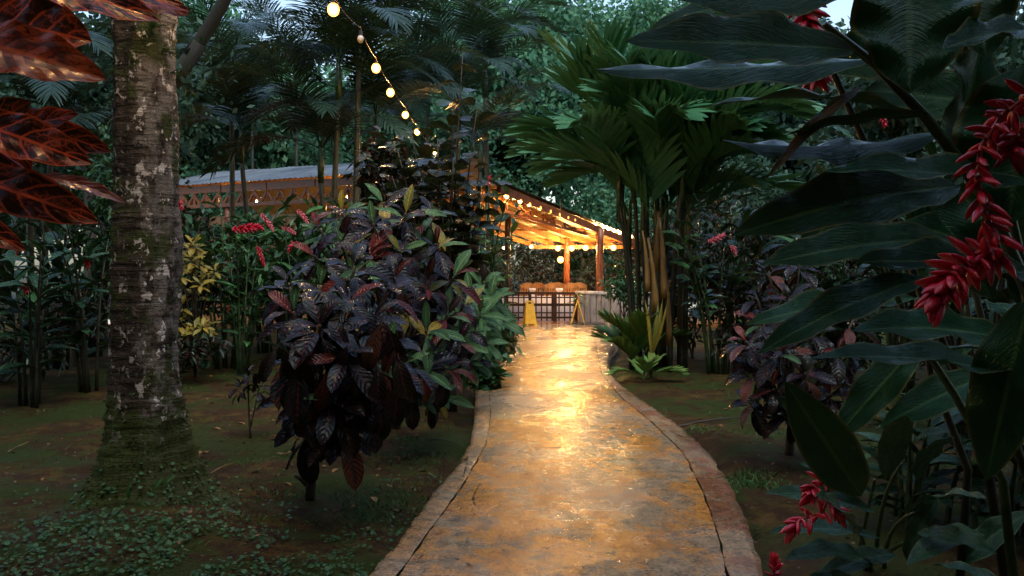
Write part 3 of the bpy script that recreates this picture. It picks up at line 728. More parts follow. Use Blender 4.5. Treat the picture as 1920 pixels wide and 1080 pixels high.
# ------------------------------------------------------------------ left mossy tree
tx, ty = TREE_XY
def trunk_mesh():
    zs = list(np.concatenate([np.arange(-.2, .7, .035), np.arange(.7, 4.3, .06)])); n = 56; vs = []; fs = []
    for z in zs:
        r = .198+.02*math.exp(-z*.8)-.003*z
        r += .46*math.exp(-((z+.2)/.25))*1.0 if z > -.2 else .33
        for k in range(n):
            a = 2*PI*k/n
            root = 1+.35*math.exp(-max(0, z+.1)/.28)*(math.sin(a*5+.6)*.5+math.sin(a*3+2)*.35)
            ring = .008*math.sin(z*2*PI/.11+noise.noise(V((math.cos(a)*1.2, math.sin(a)*1.2, z*.8)))*5)
            lump = .034*noise.noise(V((math.cos(a)*2.2, math.sin(a)*2.2, z*1.6)))+.012*noise.noise(V((math.cos(a)*7, math.sin(a)*7, z*6)))
            rr = r*root+ring+lump
            vs.append((rr*math.cos(a)+.012*z, rr*math.sin(a), z))
    for j in range(len(zs)-1):
        for k in range(n): fs.append((j*n+k, j*n+(k+1) % n, (j+1)*n+(k+1) % n, (j+1)*n+k))
    return mesh('trunk', vs, fs, None, True, TRUNKM), vs, zs, n
tr = thing('mossy_palm_tree', 'thick mossy tree trunk with pale lichen patches standing at the left of the path', 'tree', (tx, ty, 0))
tme, tvs, tzs, tn = trunk_mesh(); mobj('trunk', tme, tr)
rng = random.Random(11)
# moss tufts on the bark
mb = MB()
for i in range(5200):
    j = rng.random()**2.2; zi = int(j*(len(tzs)-1)); k = rng.randrange(tn); p = V(tvs[zi*tn+k])
    if noise.noise(p*3.2) < -.05 and p.z > .55: continue
    if p.z > .9 and rng.random() < .55: continue
    out = V((p.x, p.y, 0)).normalized(); d = (out+rv(rng, .5)+V((0, 0, -.3))).normalized(); s = rng.uniform(.012, .032); sd2 = d.cross(rv(rng)).normalized()*s*.22
    mb.add([p-sd2, p+sd2, p+d*s], [(0, 1, 2)], [(0, 0), (1, 0), (.5, 1)])
part('moss', mb, MOSSL, tr, kind='stuff')
# ferns on the bark
mb = MB()
for (z, a0) in ((3.0, -.9), (2.88, -.5), (3.05, -1.3), (2.75, -.2)):
    c = V((.21*math.cos(a0), .21*math.sin(a0), z))
    for q in range(6):
        d = V((math.cos(a0+rng.uniform(-.8, .8)), math.sin(a0+rng.uniform(-.8, .8)), rng.uniform(-.2, .8))).normalized(); L = rng.uniform(.08, .17)
        for s in range(9):
            t_ = s/9; p = c+d*L*t_-V((0, 0, .05*t_*t_)); w = .03*math.sin(PI*(t_*.85+.12)); sd2 = d.cross(V((0, 0, 1))).normalized()
            for sg in (-1, 1):
                e = p+sd2*sg*w+d*.01; mb.add([p, p+d*.010, e+d*.004], [(0, 1, 2)], [(0, 0), (1, 0), (.5, 1)])
part('fern', mb, CLOVER, tr)
for k, (a, dz) in enumerate(((-1.2, .02), (-1.05, .05), (-1.5, -.02))):
    put_leaf(tr, LM_LIT[k % 3], (.45*math.cos(a)+.05, .42*math.sin(a), .10+dz), (math.cos(a), math.sin(a)*.4, .6), (0, -1, .6), .11)

# ------------------------------------------------------------------ ground cover
def on_path(x, y, m=.04): return -4 < y < 22.4 and fL(y)-m < x < fR(y)+m
def disc(mb, p, r, nrm, n=7):
    nrm = nrm.normalized(); a = nrm.orthogonal().normalized(); b = nrm.cross(a); a0 = rng.uniform(0, 6)
    vs = [p]+[p+(a*math.cos(a0+2*PI*k/n*.93)+b*math.sin(a0+2*PI*k/n*.93))*r for k in range(n+1)]
    mb.add(vs, [(0, k, k+1) for k in range(1, n+1)], [(.5, 0)]+[(.5+.4*math.cos(k), .5+.4*math.sin(k)) for k in range(n+1)])
mb = MB(); c_n = 0
while c_n < 2600:
    if rng.random() < .78: x = rng.gauss(-1.75, .75); y = rng.gauss(4.35, .45)
    else: x = rng.uniform(-3.4, .0); y = rng.uniform(3.6, 7.2)
    if on_path(x, y) or y < 3.2: continue
    d = math.hypot(x-tx, y-ty)
    if d < .30: continue
    if noise.noise(V((x*2.3, y*2.3, 4)))+.18*(y < 4.9)-.12*(y > 5.6)+(.12 if d < 1 else 0) < .02: continue
    p = V((x, y, gz(x, y)+rng.uniform(.008, .04))); 
    if d < .62: p.z += .10*(.62-d)/.3
    disc(mb, p, rng.uniform(.006, .015), V((rng.gauss(0, .3), rng.gauss(0, .3)-.15, 1))); c_n += 1
for _ in range(750):
    zi = rng.randrange(2, 14); k = rng.randrange(tn); p = V(tvs[zi*tn+k])
    if p.y > .15 or rng.random() < zi/16: continue
    out = V((p.x, p.y, .3)).normalized(); disc(mb, V((tx, ty, 0))+p+out*.012+rv(rng, .008), rng.uniform(.006, .015), (out+V((0, 0, .5))+rv(rng, .25)))
cl = part('clover', mb, CLOVER, None, kind='stuff'); tag(cl, 'small round clover leaves covering the mound under the tree', 'ground cover')
mb = MB(); c_n = 0
spots_ = [(G(960+dx, dy).x, G(960+dx, dy).y, s) for dx, dy, s in ((-230, 830, .45), (-260, 800, .35), (-140, 850, .3), (-420, 930, .5), (430, 890, .12), (440, 905, .15), (330, 800, .2), (700, 830, .5), (760, 880, .5), (620, 800, .5), (-580, 690, .6), (-330, 930, .4), (-200, 960, .4), (500, 760, .5), (850, 900, .4), (-560, 1000, .4))]
while c_n < 5200:
    if rng.random() < .7:
        sx, sy, ss = rng.choice(spots_); x = rng.gauss(sx, ss); y = rng.gauss(sy, ss)
    else: x = rng.uniform(-7, 7); y = rng.uniform(3.2, 12)
    if on_path(x, y, .03) or y < 3.: continue
    if noise.noise(V((x*1.8, y*1.8, 9))) < 0.0: continue
    z = gz(x, y); d = V((rng.gauss(0, .6), rng.gauss(0, .6), 1)).normalized(); s = rng.uniform(.02, .055); w = d.cross(rv(rng)).normalized()*rng.uniform(.002, .005)
    p = V((x, y, z-.004)); m = p+d*s*.6; e = p+d*s+V((d.x, d.y, -.2))*s*.4
    mb.add([p-w, p+w, m+w*.8, m-w*.8, e], [(0, 1, 2, 3), (3, 2, 4)], [(0, 0), (1, 0), (1, .5), (0, .5), (.5, 1)]); c_n += 1
mbl = MB()
for _ in range(5200):
    x = rng.uniform(-6.5, 6.5); y = 3.2+9*rng.random()**1.5
    if on_path(x, y, .01): continue
    p = V((x, y, gz(x, y)+.003)); a = rng.uniform(0, 6.3); L = rng.uniform(.006, .028); w = L*rng.uniform(.15, .6); d = V((math.cos(a), math.sin(a), rng.uniform(-.1, .4))); q = V((-d.y, d.x, rng.uniform(-.3, .3)))
    mbl.add([p-d*L, p+q*w, p+d*L, p-q*w], [(0, 1, 2, 3)], [(.5, 0), (1, .5), (.5, 1), (0, .5)])
lt = part('leaf_litter', mbl, LITTERB, None, kind='stuff'); tag(lt, 'crumbled leaf litter and small debris scattered over the soil', 'leaf litter')
gr = part('grass', mb, GRASS, None, kind='stuff'); tag(gr, 'short sparse grass and weeds growing in patches on the soil', 'grass')
# fallen leaves
n_l = 0
while n_l < 130:
    if n_l < 80: q = G(rng.uniform(330, 860), rng.uniform(700, 960))
    elif n_l < 92: q = G(rng.uniform(20, 330), rng.uniform(700, 950))
    else: q = G(rng.uniform(1180, 1880), rng.uniform(715, 900))
    if on_path(q.x, q.y, .02) or math.hypot(q.x-tx, q.y-ty) < .6: continue
    o = mobj('fallen_leaf', LM_LIT2[n_l % 3]); o.location = (q.x, q.y, gz(q.x, q.y)+.012); o.rotation_euler = (rng.uniform(-.25, .1), rng.uniform(-.3, .3), rng.uniform(0, 6.3)); s = rng.uniform(.035, .11); o.scale = (s, s, s)
    tag(o, 'small dry brown or yellow leaf lying on the dark soil', 'fallen leaf', 'fallen leaves on the soil'); n_l += 1
for (px, py, qx, qy, lab) in ((395, 888, 438, 868, 'thin dry twig on the soil right of the mossy trunk'), (530, 852, 590, 845, 'pale broken twig on the soil beside the croton stem'), (1262, 795, 1400, 780, 'long dry stick lying on the soil right of the path'), (1150, 662, 1162, 676, 'short pale stick at the right edge of the path'), (15, 845, 60, 826, 'pale dry twig on the soil at the far left'), (800, 825, 868, 828, 'grey twig lying near the left edge of the path'), (1210, 712, 1250, 715, 'short brown stick at the foot of the palm clump')):
    a = G(px, py); c = G(qx, qy); a.z = gz(a.x, a.y)+.015; c.z = gz(c.x, c.y)+.02; m = (a+c)/2+V((.02, .03, .015)); r0_ = .006 if px != 1262 else .011
    mb = MB(); mb.tube([a, a.lerp(m, .5)+V((.01, 0, .01)), m, m.lerp(c, .5), c], [r0_, r0_*.9, r0_*.8, r0_*.7, r0_*.4], 6); o = part('twig', mb, BRANCH if px > 600 else SHEATH, None, True); tag(o, lab, 'twig')
for (px, py, ) in ((938, 952), (1205, 905), (1300, 1030), (1010, 786), (985, 735)):
    q = G(px, py, .006); o = mobj('fallen_leaf', LM_LIT2[px % 3] if px != 938 else LM_GRN[0]); o.location = (q.x, q.y, .012); s = .03; o.scale = (s, s, s); o.rotation_euler = (0, 0, px)
    tag(o, 'tiny wet leaf stuck on the orange concrete path', 'fallen leaf', 'tiny leaves on the path')

# ------------------------------------------------------------------ plant builders
def tube_part(parent, name, pts, r0, r1, mat, n=7):
    mb = MB(); k = len(pts); mb.tube(pts, [r0+(r1-r0)*i/(k-1) for i in range(k)], n); return part(name, mb, mat, parent, True)
def bez(a, b, c, n=6):
    a, b, c = V(a), V(b), V(c); return [a*(1-t)**2+b*2*t*(1-t)+c*t*t for t in [i/n for i in range(n+1)]]
def rosette(parent, c, axis, n, L, pick, r, lo=28, hi=120, spread=.04):
    axis = V(axis).normalized(); a = axis.orthogonal().normalized(); b = axis.cross(a); a0 = r.uniform(0, 6)
    for k in range(n):
        f = (k+.5)/n; az = a0+k*2.3999+r.uniform(-.2, .2); pol = R(lo+(hi-lo)*f**.8+r.uniform(-8, 8))
        rad = a*math.cos(az)+b*math.sin(az); d = axis*math.cos(pol)+rad*math.sin(pol)
        d = (d+V((0, 0, -.28*f))).normalized(); nrm = (axis*1.0+V((0, 0, .5))-d*.2+rv(r, .12))
        s = L*(.62+.5*math.sin(PI*min(1, f*1.1)))*r.uniform(.8, 1.15)
        me = pick(f, r); put_leaf(parent, me, c-axis*spread*3*f+d*.10*s, d, nrm, s)
def croton(label, base, tips, L, n, pick, seed, trunk_r=.05, fork=.45, group=None):
    r = random.Random(seed); base = V(base); t = thing('croton_shrub', label, 'shrub', base, group)
    c = sum((V(p) for p in tips), V())/len(tips)-base
    f = V((c.x*.25+.02, c.y*.25, c.z*fork))
    tube_part(t, 'trunk', bez((0, 0, -.08), (f.x*.2, f.y*.2, f.z*.5), f), trunk_r, trunk_r*.75, BRANCH, 9)
    for p in tips:
        q = V(p)-base; m = f.lerp(q, .5)+V((0, 0, -.10))+rv(r, .04)
        tube_part(t, 'branch', bez(f, m, q, 4), trunk_r*.5, .010, BRANCH, 6)
        out = (q-f); out.z = abs(out.z)*.4+.25; out = out.normalized()+V((0, -.25, .5))
        rosette(t, q, out, n, L*r.uniform(.88, 1.12), pick, r)
    return t
def pick_main(f, r):
    x = r.random()
    if f < .22 and x < .2: return r.choice(LM_GRN)
    if x < .09: return r.choice(LM_RED)
    if x < .13: return r.choice(LM_PNK)
    return r.choice(LM_CRO)
def pick_dark(f, r):
    x = r.random(); return r.choice(LM_RED) if x < .05 else (r.choice(LM_GRN) if x < .08 else r.choice(LM_CRO))
def pick_mix(f, r):
    x = r.random()
    if x < .22: return r.choice(LM_GRN)
    if x < .31: return r.choice(LM_YEL)
    if x < .48: return r.choice(LM_RED)
    if x < .52: return r.choice(LM_PNK)
    return r.choice(LM_CRO)
def pick_green(f, r): return r.choice(LM_GRN) if r.random() < .8 else r.choice(LM_CRO)

# main croton in the middle
rr = random.Random(21)
tipsA = [P(x, y, d) for x, y, d in ((550, 585, 5.1), (548, 660, 5.2), (600, 610, 4.85), (655, 560, 5.0), (700, 600, 5.0), (590, 690, 4.9), (650, 665, 4.75), (705, 680, 4.9), (730, 640, 5.2), (620, 750, 4.85), (680, 745, 4.9), (725, 710, 5.1), (560, 740, 5.2), (640, 800, 5.0), (600, 540, 5.3), (540, 530, 5.5), (665, 500, 5.3), (725, 545, 5.4), (760, 680, 5.6), (600, 640, 5.6), (680, 620, 5.7), (640, 720, 5.6), (585, 790, 5.3))]
cA = croton('big dark purple croton with drooping leaves on a forked stem left of the path', G(580, 930), tipsA, .26, 11, pick_main, 31, .036, .5)
rq = random.Random(3)
for k in range(34):
    q = P(rq.uniform(505, 760), rq.uniform(600, 770), rq.uniform(4.65, 5.0))-V(cA.location)
    put_leaf(cA, pick_main(.8, rq), q, (rq.uniform(-.5, .5), rq.uniform(-.5, .1), -1), (rq.uniform(-.3, .3), -1, .3), rq.uniform(.22, .31))
# a bare low side branch
tube_part(cA, 'branch', bez((-.01, 0, .12), (-.12, 0, .22), (-.02, 0, .42)), .02, .012, BRANCH)
tube_part(cA, 'branch', bez((-.02, 0, .36), (-.10, .02, .36), (-.17, .05, .17)), .018, .008, BRANCH)
tube_part(cA, 'cut_stub', [(0, 0, .06), (-.06, -.02, .13), (-.09, -.03, .15)], .018, .015, BRANCH)
tipsB = [P(x, y, d) for x, y, d in ((640, 395, 6.9), (700, 420, 6.6), (760, 400, 6.8), (690, 480, 6.4), (750, 470, 6.5), (820, 460, 6.9), (640, 455, 6.8), (800, 540, 6.8), (850, 520, 7.1), (840, 590, 6.9), (800, 620, 6.6), (860, 640, 7.1), (790, 690, 6.6), (840, 690, 6.9), (760, 580, 6.5), (870, 570, 7.4), (810, 400, 7.2), (720, 380, 7.1), (770, 730, 6.9), (600, 430, 7.1), (820, 740, 7.1), (740, 520, 6.2), (590, 480, 6.6))]
croton('tall mixed red and green croton standing behind the big purple one', G(742, 800), tipsB, .25, 12, pick_mix, 32, .05, .4)
# striped croton and glossy shrubs right beside the path
tipsC = [P(x, y, d) for x, y, d in ((880, 560, 8.6), (900, 590, 8.4), (870, 620, 8.3), (905, 640, 8.7), (850, 660, 8.3), (880, 680, 8.6), (920, 560, 9.0), (905, 530, 9.2), (840, 600, 8.6), (930, 600, 9.2))]
croton('green and dark striped croton leaning over the left edge of the path', G(870, 722), tipsC, .26, 13, pick_green, 33, .03, .4)
# dark croton on the right
def pick_right(f, r):
    x = r.random()
    if f < .25 and x < .4: return r.choice(LM_RED)
    if x < .10: return r.choice(LM_GRN)
    if x < .2: return r.choice(LM_PNK)
    return r.choice(LM_CRO)
tipsD = [P(x, y, d) for x, y, d in ((1400, 640, 6.6), (1430, 600, 6.8), (1480, 560, 6.7), (1410, 700, 6.5), (1460, 660, 6.4), (1520, 620, 6.5), (1450, 730, 6.4), (1510, 700, 6.3), (1570, 660, 6.4), (1420, 560, 7.0), (1540, 560, 6.8), (1480, 770, 6.5), (1560, 740, 6.4), (1600, 600, 6.7), (1440, 505, 7.1), (1500, 490, 7.1), (1405, 755, 6.7), (1600, 700, 6.6))]
croton('dark croton with pink and orange veined leaves right of the path', G(1480, 850), tipsD, .23, 13, pick_right, 34, .04, .4)
# stripling
rr = random.Random(5); b0 = G(470, 820); t = thing('croton_sapling', 'thin leafy dark sapling on bare soil right of the mossy trunk', 'sapling', b0)
tube_part(t, 'stem', bez((0, 0, -.05), (-.02, 0, .3), (-.02, 0, .56)), .012, .006, BRANCH)
tube_part(t, 'stem', bez((0, 0, .1), (.05, 0, .3), (.09, 0, .50)), .008, .004, BRANCH)
for c in ((-.02, 0, .58), (.09, 0, .5), (-.1, .02, .5)):
    rosette(t, V(c), (0, 0, 1), 16, .14, pick_dark, rr, 15, 110)
# small pink flower tuft near it + red one (stuff small leaves)
def bush(name, label, base, w, d, h, nleaf, leaf, mat, seed, group=None, lobes=9, stems=6, z0=.1, stemmat=None, cat='shrub', aspect=.4):
    """many leaves through an uneven crown, built of small twig sprays"""
    r = random.Random(seed); t = thing(name, label, cat, base, group); mb = MB()
    cs = [(V((r.uniform(-.75, .75)*w/2, r.uniform(-.7, .7)*d/2, z0*h+r.uniform(.12, .88)*h*(1-z0))), r.uniform(.28, .5)) for _ in range(lobes)]
    left = nleaf
    while left > 0:
        c, s = r.choice(cs); dirv = rv(r).normalized(); k = V((w/2, d/2, h*.42))
        rad = r.random()**.35
        c2 = c+V((dirv.x*k.x, dirv.y*k.y, dirv.z*k.z))*s*rad
        if c2.z < .03*h: continue
        ax = (dirv+V((0, 0, .5))+rv(r, .5)).normalized()
        m = r.randint(4, 8)
        for q in range(m):
            dd = (ax*r.uniform(-.1, .9)+rv(r, .7)).normalized(); nr_ = (V((0, 0, 1))+rv(r, .5)); sd_ = dd.cross(nr_)
            if sd_.length < .05: continue
            sd_.normalize(); L = leaf*r.uniform(.7, 1.3); W = L*aspect*.5; p = c2+ax*leaf*.4*q/m+rv(r, leaf*.25)
            mb.add([p, p+dd*L*.45+sd_*W-V((0, 0, .04*L)), p+dd*L-V((0, 0, L*.22)), p+dd*L*.45-sd_*W-V((0, 0, .04*L))], [(0, 1, 2, 3)], [(.5, 0), (1, .5), (.5, 1), (0, .5)])
        left -= m
    part('foliage', mb, mat, t, kind='stuff')
    for k in range(stems):
        c, s = cs[k % len(cs)]; mbt = [V((r.uniform(-.1, .1)*w, r.uniform(-.1, .1)*d, -.1)), V((c.x*.4, c.y*.4, c.z*.5)), c]
        tube_part(t, 'stem', bez(*mbt, 5), max(.008, h*.012), .004, stemmat or BRANCH, 6)
    return t
q = G(915, 668, 0); bush('spiky_shrub', 'bright green fine leaved shrub overhanging the left path edge', V((q.x-.25, 13.0, -.08)), 1.5, 1.2, .95, 1500, .20, SMALL, 41, lobes=7, aspect=.28, z0=.25)
q = G(900, 735); bush('glossy_shrub', 'low glossy dark green plant at the left path edge', V((q.x+.02, q.y, -.08)), .75, .5, .5, 220, .17, SMALL, 42, lobes=4, aspect=.6)

def ginger(label, base, canes, H, L, seed, lean=(0, 0), spread=.5, meshes=None, canemat=None, group=None, nl=9, litp=.12, start=.35, cat='plant', name='ginger_plant', flop=1.):
    r = random.Random(seed); t = thing(name, label, cat, base, group); meshes = meshes or LM_GIN
    tops = []
    for k in range(canes):
        a = r.uniform(0, 2*PI); h = H*r.uniform(.7, 1.08); out = V((math.cos(a)*spread+lean[0], math.sin(a)*spread+lean[1], 0))*r.uniform(.3, 1.2)*h*.5
        b0 = V((math.cos(a), math.sin(a), 0))*r.uniform(0, .22)*spread*1.5
        pts = bez(b0+V((0, 0, -.05)), b0+out*.15+V((0, 0, h*.65)), b0+out+V((0, 0, h)), 8)
        tube_part(t, 'cane', pts, .016+.004*H, .006, canemat or CANE, 6)
        side = V((math.cos(a+PI/2+r.uniform(-.6, .6)), math.sin(a+PI/2+r.uniform(-.6, .6)), 0))
        for i in range(nl):
            f = start+(1-start)*i/(nl-1); j = min(7.999, f*8); p = pts[int(j)].lerp(pts[int(j)+1], j-int(j)); tan = (pts[min(8, int(j)+1)]-pts[int(j)]).normalized()
            sg = 1 if i % 2 else -1
            d = (tan*(.35+.5*f)+side*sg*(1.15-.5*f)+rv(r, .12)); nrm = V((0, 0, 1))+tan*.4-side*sg*.3+rv(r, .12)
            me = r.choice(LM_LIT) if r.random() < litp else r.choice(meshes)
            put_leaf(t, me, p, d, nrm, L*r.uniform(.8, 1.15)*(.75+.4*math.sin(PI*f)))
        tops.append(pts[-1])
    return t, tops
def bract_mesh(mat):
    mb = MB(); k = 6; vs = []; fs = []; prof = [(0, .06), (.22, .15), (.5, .20), (.76, .15), (.94, .06), (1.0, .01)]
    for (t, w) in prof:
        for a in range(k):
            an = 2*PI*a/k; vs.append((w*math.cos(an), t, w*.55*math.sin(an)+.14*t*t+(.05 if a in (0, 3) else 0)*math.sin(PI*t)))
    for i in range(len(prof)-1):
        for a in range(k): fs.append((i*k+a, i*k+(a+1) % k, (i+1)*k+(a+1) % k, (i+1)*k+a))
    mb.add(vs, fs); return mb.mesh('bract', mat, True)
BR_RED = bract_mesh(RED); BR_PNK = bract_mesh(PINK)
def flower(parent, pts, n, L, me, r, open_end=None, axr=.004, lo=50, hi=75, prof=None):
    """spike of bracts along pts (local coordinates)"""
    mb = MB(); mb.tube(pts, axr, 6); fo = part('flower', mb, REDAX, parent, True); k = len(pts)-1
    for i in range(n):
        f = i/(n-1); j = min(k-1e-4, f*k); p = V(pts[int(j)]).lerp(V(pts[int(j)+1]), j-int(j)); tan = (V(pts[int(j)+1])-V(pts[int(j)])).normalized()
        a = tan.orthogonal().normalized(); b = tan.cross(a); az = i*2.4+r.uniform(-.25, .25); pol = R(lo+(hi-lo)*(1-f)+r.uniform(-8, 8))
        rad = a*math.cos(az)+b*math.sin(az); d = tan*math.cos(pol)+rad*math.sin(pol)
        s = L*(prof(f) if prof else 1)*r.uniform(.8, 1.15)
        put_leaf(fo, me, p, d, -rad+tan*.5, s, 'bract')
    return fo

# left bed: gingers and small shrubs
LG = [('broad leaved ginger clump with pink flower spikes left of the dark croton', G(455, 700), 7, 2.0, .42, 61, (.1, 0)),
      ('ginger clump with pale drooping leaves right beside the mossy trunk', G(372, 668), 6, 2.5, .48, 62, (-.05, 0)),
      ('tall ginger clump behind the red flowers, half hidden by the croton', G(560, 680), 7, 2.1, .44, 63, (.1, .1)),
      ('ginger clump under the roof edge at the back of the left bed', G(500, 660), 7, 2.3, .5, 64, (0, 0)),
      ('ginger clump between the tall round leaved shrub and the pavilion', V((-.55, 15.5, -.05)), 7, 2.9, .5, 65, (0, 0))]
LG += [('fresh green ginger clump with tall upright leaves left of the tall croton', G(520, 672), 8, 2.55, .5, 66, (0, 0)), ('leafy ginger clump between the yellow shrub and the pink flower spikes', G(425, 690), 8, 2.45, .46, 67, (0, 0))]
gl = [ginger(*a[:6], lean=a[6], litp=.3, nl=11, start=.25) for a in LG]
r = random.Random(77)
def hang_flower(t, loc_world, L, me, n=34, dirv=(.2, -.1, -1), size=.045):
    base = V(t.location); p = V(loc_world)-base; d = V(dirv).normalized(); pts = bez(p, p+V((d.x*.3, d.y*.3, .15))*L+d*L*.4, p+d*L+V((.15*L, 0, .15*L)), 6)
    flower(t, pts, n, size, me, r, lo=40, hi=65, prof=lambda f: .65+.5*math.sin(PI*(.15+.75*f)))
hang_flower(gl[0][0], P(488, 402, 10.7), .26, BR_PNK, 40, (.35, 0, -.7), .05); hang_flower(gl[0][0], P(556, 395, 10.9), .22, BR_PNK, 34, (.4, 0, -.7), .05)
hang_flower(gl[0][0], P(435, 432, 10.3), .3, BR_RED, 60, (1, 0, -.05), .08); hang_flower(gl[0][0], P(482, 462, 10.4), .26, BR_RED, 40, (.15, 0, -.9), .05)
hang_flower(gl[1][0], P(333, 372, 10.6), .14, BR_RED, 24, (.15, 0, -.9), .06); hang_flower(gl[2][0], P(528, 428, 11.0), .16, BR_PNK, 24, (.5, 0, -.3), .05); hang_flower(gl[2][0], P(560, 455, 10.8), .2, BR_RED, 26, (-.6, 0, -.5), .05)
hang_flower(gl[4][0], P(917, 350, 15.3), .16, BR_RED, 24, (0, 0, 1), .05)
# yellow croton
rr = random.Random(8); b0 = G(366, 706); t = thing('yellow_croton', 'shrub with mottled yellow leaves just right of the mossy trunk', 'shrub', b0)
for k in range(22):
    q = P(rr.uniform(332, 402), rr.uniform(455, 635), rr.uniform(b0.y-.6, b0.y+.3))-b0
    tube_part(t, 'branch', bez((0, 0, -.05), (q.x*.3, q.y*.3, q.z*.7), q, 4), .012, .004, BRANCH, 5)
    rosette(t, q, (q.x*.4, -.5, .6), 12, .17, lambda f, r: r.choice(LM_YEL), rr, 20, 115)
b = bush('flowering_shrub', 'small green shrub with a pink flower at the foot of the yellow croton', G(350, 690), .9, .6, .55, 260, .14, SMALL, 43, aspect=.45)
hang_flower(b, P(345, 640, G(350, 690).y-.25), .1, BR_PNK, 18, (.2, 0, .6), .05)
# bushes filling the left bed
for i, (x, Y, w, h, n, lf, m, lab, nm) in enumerate((
    (-5.9, 14.0, 3.2, 2.8, 3600, .15, DARKSH, 'dense dark leafy shrub at the back left, behind the mossy trunk', 'shrub'),
    (-8.6, 13.0, 3.4, 2.9, 3000, .16, DARKSH, 'wide dark shrub at the far left edge of the garden', 'shrub'),
    (-3.9, 15.5, 3.0, 3.0, 4600, .15, SMALL, 'mid green shrub in front of the hall, under its roof edge', 'shrub'),
    (-2.1, 16.2, 2.2, 2.9, 3600, .14, DARKSH, 'dark shrub left of the pavilion opening, behind the tall round leaved bush', 'shrub'),
    (-.95, 17.6, 1.7, 1.5, 1800, .13, DARKSH, 'low dark shrub beside the far left edge of the path', 'shrub'),
    (-4.6, 11.4, 1.2, .6, 700, .13, DARKSH, 'low dark undergrowth behind the thin sapling', 'shrub'),
    (-5.6, 12.6, 1.8, 3.6, 1500, .15, SMALL, 'tall light green shrub right of the upper trunk', 'shrub'),
    (3.0, 14.8, 1.7, 2.1, 2600, .14, DARKSH, 'dark twiggy shrub just right of the palm clump', 'shrub'),
    (4.6, 13.6, 2.2, 2.6, 3400, .13, DARKSH, 'dense dark small leaved shrub behind the pink ginger flower', 'shrub'),
    (6.6, 12.6, 2.6, 3.0, 3200, .15, DARKSH, 'large dark shrub behind the big right hand ginger leaves', 'shrub'),
    (9.6, 13.0, 3.6, 3.6, 3000, .17, DARKSH, 'dark shrub at the far right edge of the garden', 'shrub'),
    (3.3, 12.6, 1.3, 1.5, 1500, .12, DARKSH, 'low twiggy shrub right behind the foot of the palm clump', 'shrub'),
    (4.3, 11.6, 1.7, 1.5, 1900, .13, SMALL, 'leafy low shrub under the pink ginger flower', 'shrub'),
    (5.6, 10.6, 2.0, 1.6, 1900, .13, DARKSH, 'low dark shrub behind the right hand croton', 'shrub'),
    (7.4, 10.2, 2.4, 1.8, 1900, .14, DARKSH, 'low dark shrub in the shade at the right behind the leaning canes', 'shrub'),
    (-7.0, 11.6, 2.6, 1.2, 1600, .13, DARKSH, 'low dark shrub behind the ginger canes at the left', 'shrub'),
    (2.75, 20.6, 1.6, 1.7, 1500, .13, SMALL, 'green shrub in front of the plank wall', 'shrub'),
    (5.4, 19.5, 3.4, 3.2, 3000, .17, DARKSH, 'tall dark shrub behind the palm clump at the right', 'shrub'))):
    bush(nm, lab, V((x, Y, -.08)), w, w*.7, h, n, lf, m, 100+i, lobes=12, stems=9, z0=.16)
# gingers left of the trunk
for i, (px, py, H, lab) in enumerate(((60, 760, 1.75, 'dark ginger clump in the shade at the far left under the red croton'), (170, 735, 2.1, 'ginger clump with leaning canes just left of the mossy trunk'), (-60, 730, 2.6, 'tall ginger clump cut by the left edge of the picture'), (110, 690, 3.0, 'tall ginger clump deep in the shade behind the leaning canes'))):
    t, tp = ginger(lab, G(px, py), 7, H, .45, 80+i, spread=.55, canemat=CANEDARK, litp=.04, start=.22, nl=11)
    if i < 2: hang_flower(t, V(t.location)+V((.1, -.3, H*.8)), .12, BR_RED, 22, (.1, 0, -1), .06)
    if i == 3: hang_flower(t, V(t.location)+V((-.5, -.3, H*.62)), .12, BR_RED, 22, (.1, 0, -1), .06)
wp = thing('white_board', 'pale white panel glimpsed through the leaves left of the trunk', 'panel', V(P(133, 560, 13.0))); mb = MB(); mb.box((0, 0, 0), (.30, .03, .36)); part('panel', mb, WHITEW, wp); mb = MB(); mb.box((0, .06, -.45), (.05, .05, 1.2)); part('post', mb, WOODD, wp)

# tall round leaved shrub
rr = random.Random(17); b0 = V((-.72, 9.4, -.08)); t = thing('round_leaf_shrub', 'tall slender shrub with dark round leaves below the hanging bulbs', 'shrub', b0); cnt = 0
for k, (px, py, dd) in enumerate(((868, 95, 0), (850, 190, .3), (895, 200, -.1), (820, 260, -.2), (770, 240, .1), (745, 280, -.3), (905, 290, .2), (850, 300, -.3), (790, 320, 0), (735, 330, .2), (880, 380, .2), (830, 390, -.3), (760, 370, .1), (905, 360, 0))):
    q = P(px, py, 9.4+dd)-b0; pts = bez((rr.uniform(-.1, .1), 0, -.05), (q.x*.35, q.y*.5, q.z*.55), q, 10); tube_part(t, 'stem', pts, .022, .006, BRANCH, 6)
    for i in range(21):
        f = .36+.64*i/20 if k < 3 else .5+.5*i/20; j = min(9.999, f*10); p = pts[int(j)].lerp(pts[int(j)+1], j-int(j)); az = i*2.4+rr.uniform(-.4, .4)
        d = V((math.cos(az), math.sin(az), rr.uniform(-.3, .5))); put_leaf(t, rr.choice(LM_RND), p+d*.05, d, V((0, 0, 1))+rv(rr, .4), rr.uniform(.17, .26))
bush('dark_leaf_shrub', 'dark leafy shrub filling in under the hanging bulbs behind the round leaved shrub', V((-1.15, 10.8, -.08)), 1.5, 1.0, 3.1, 2600, .15, DARKSH, 44, lobes=14, z0=.3, aspect=.6)

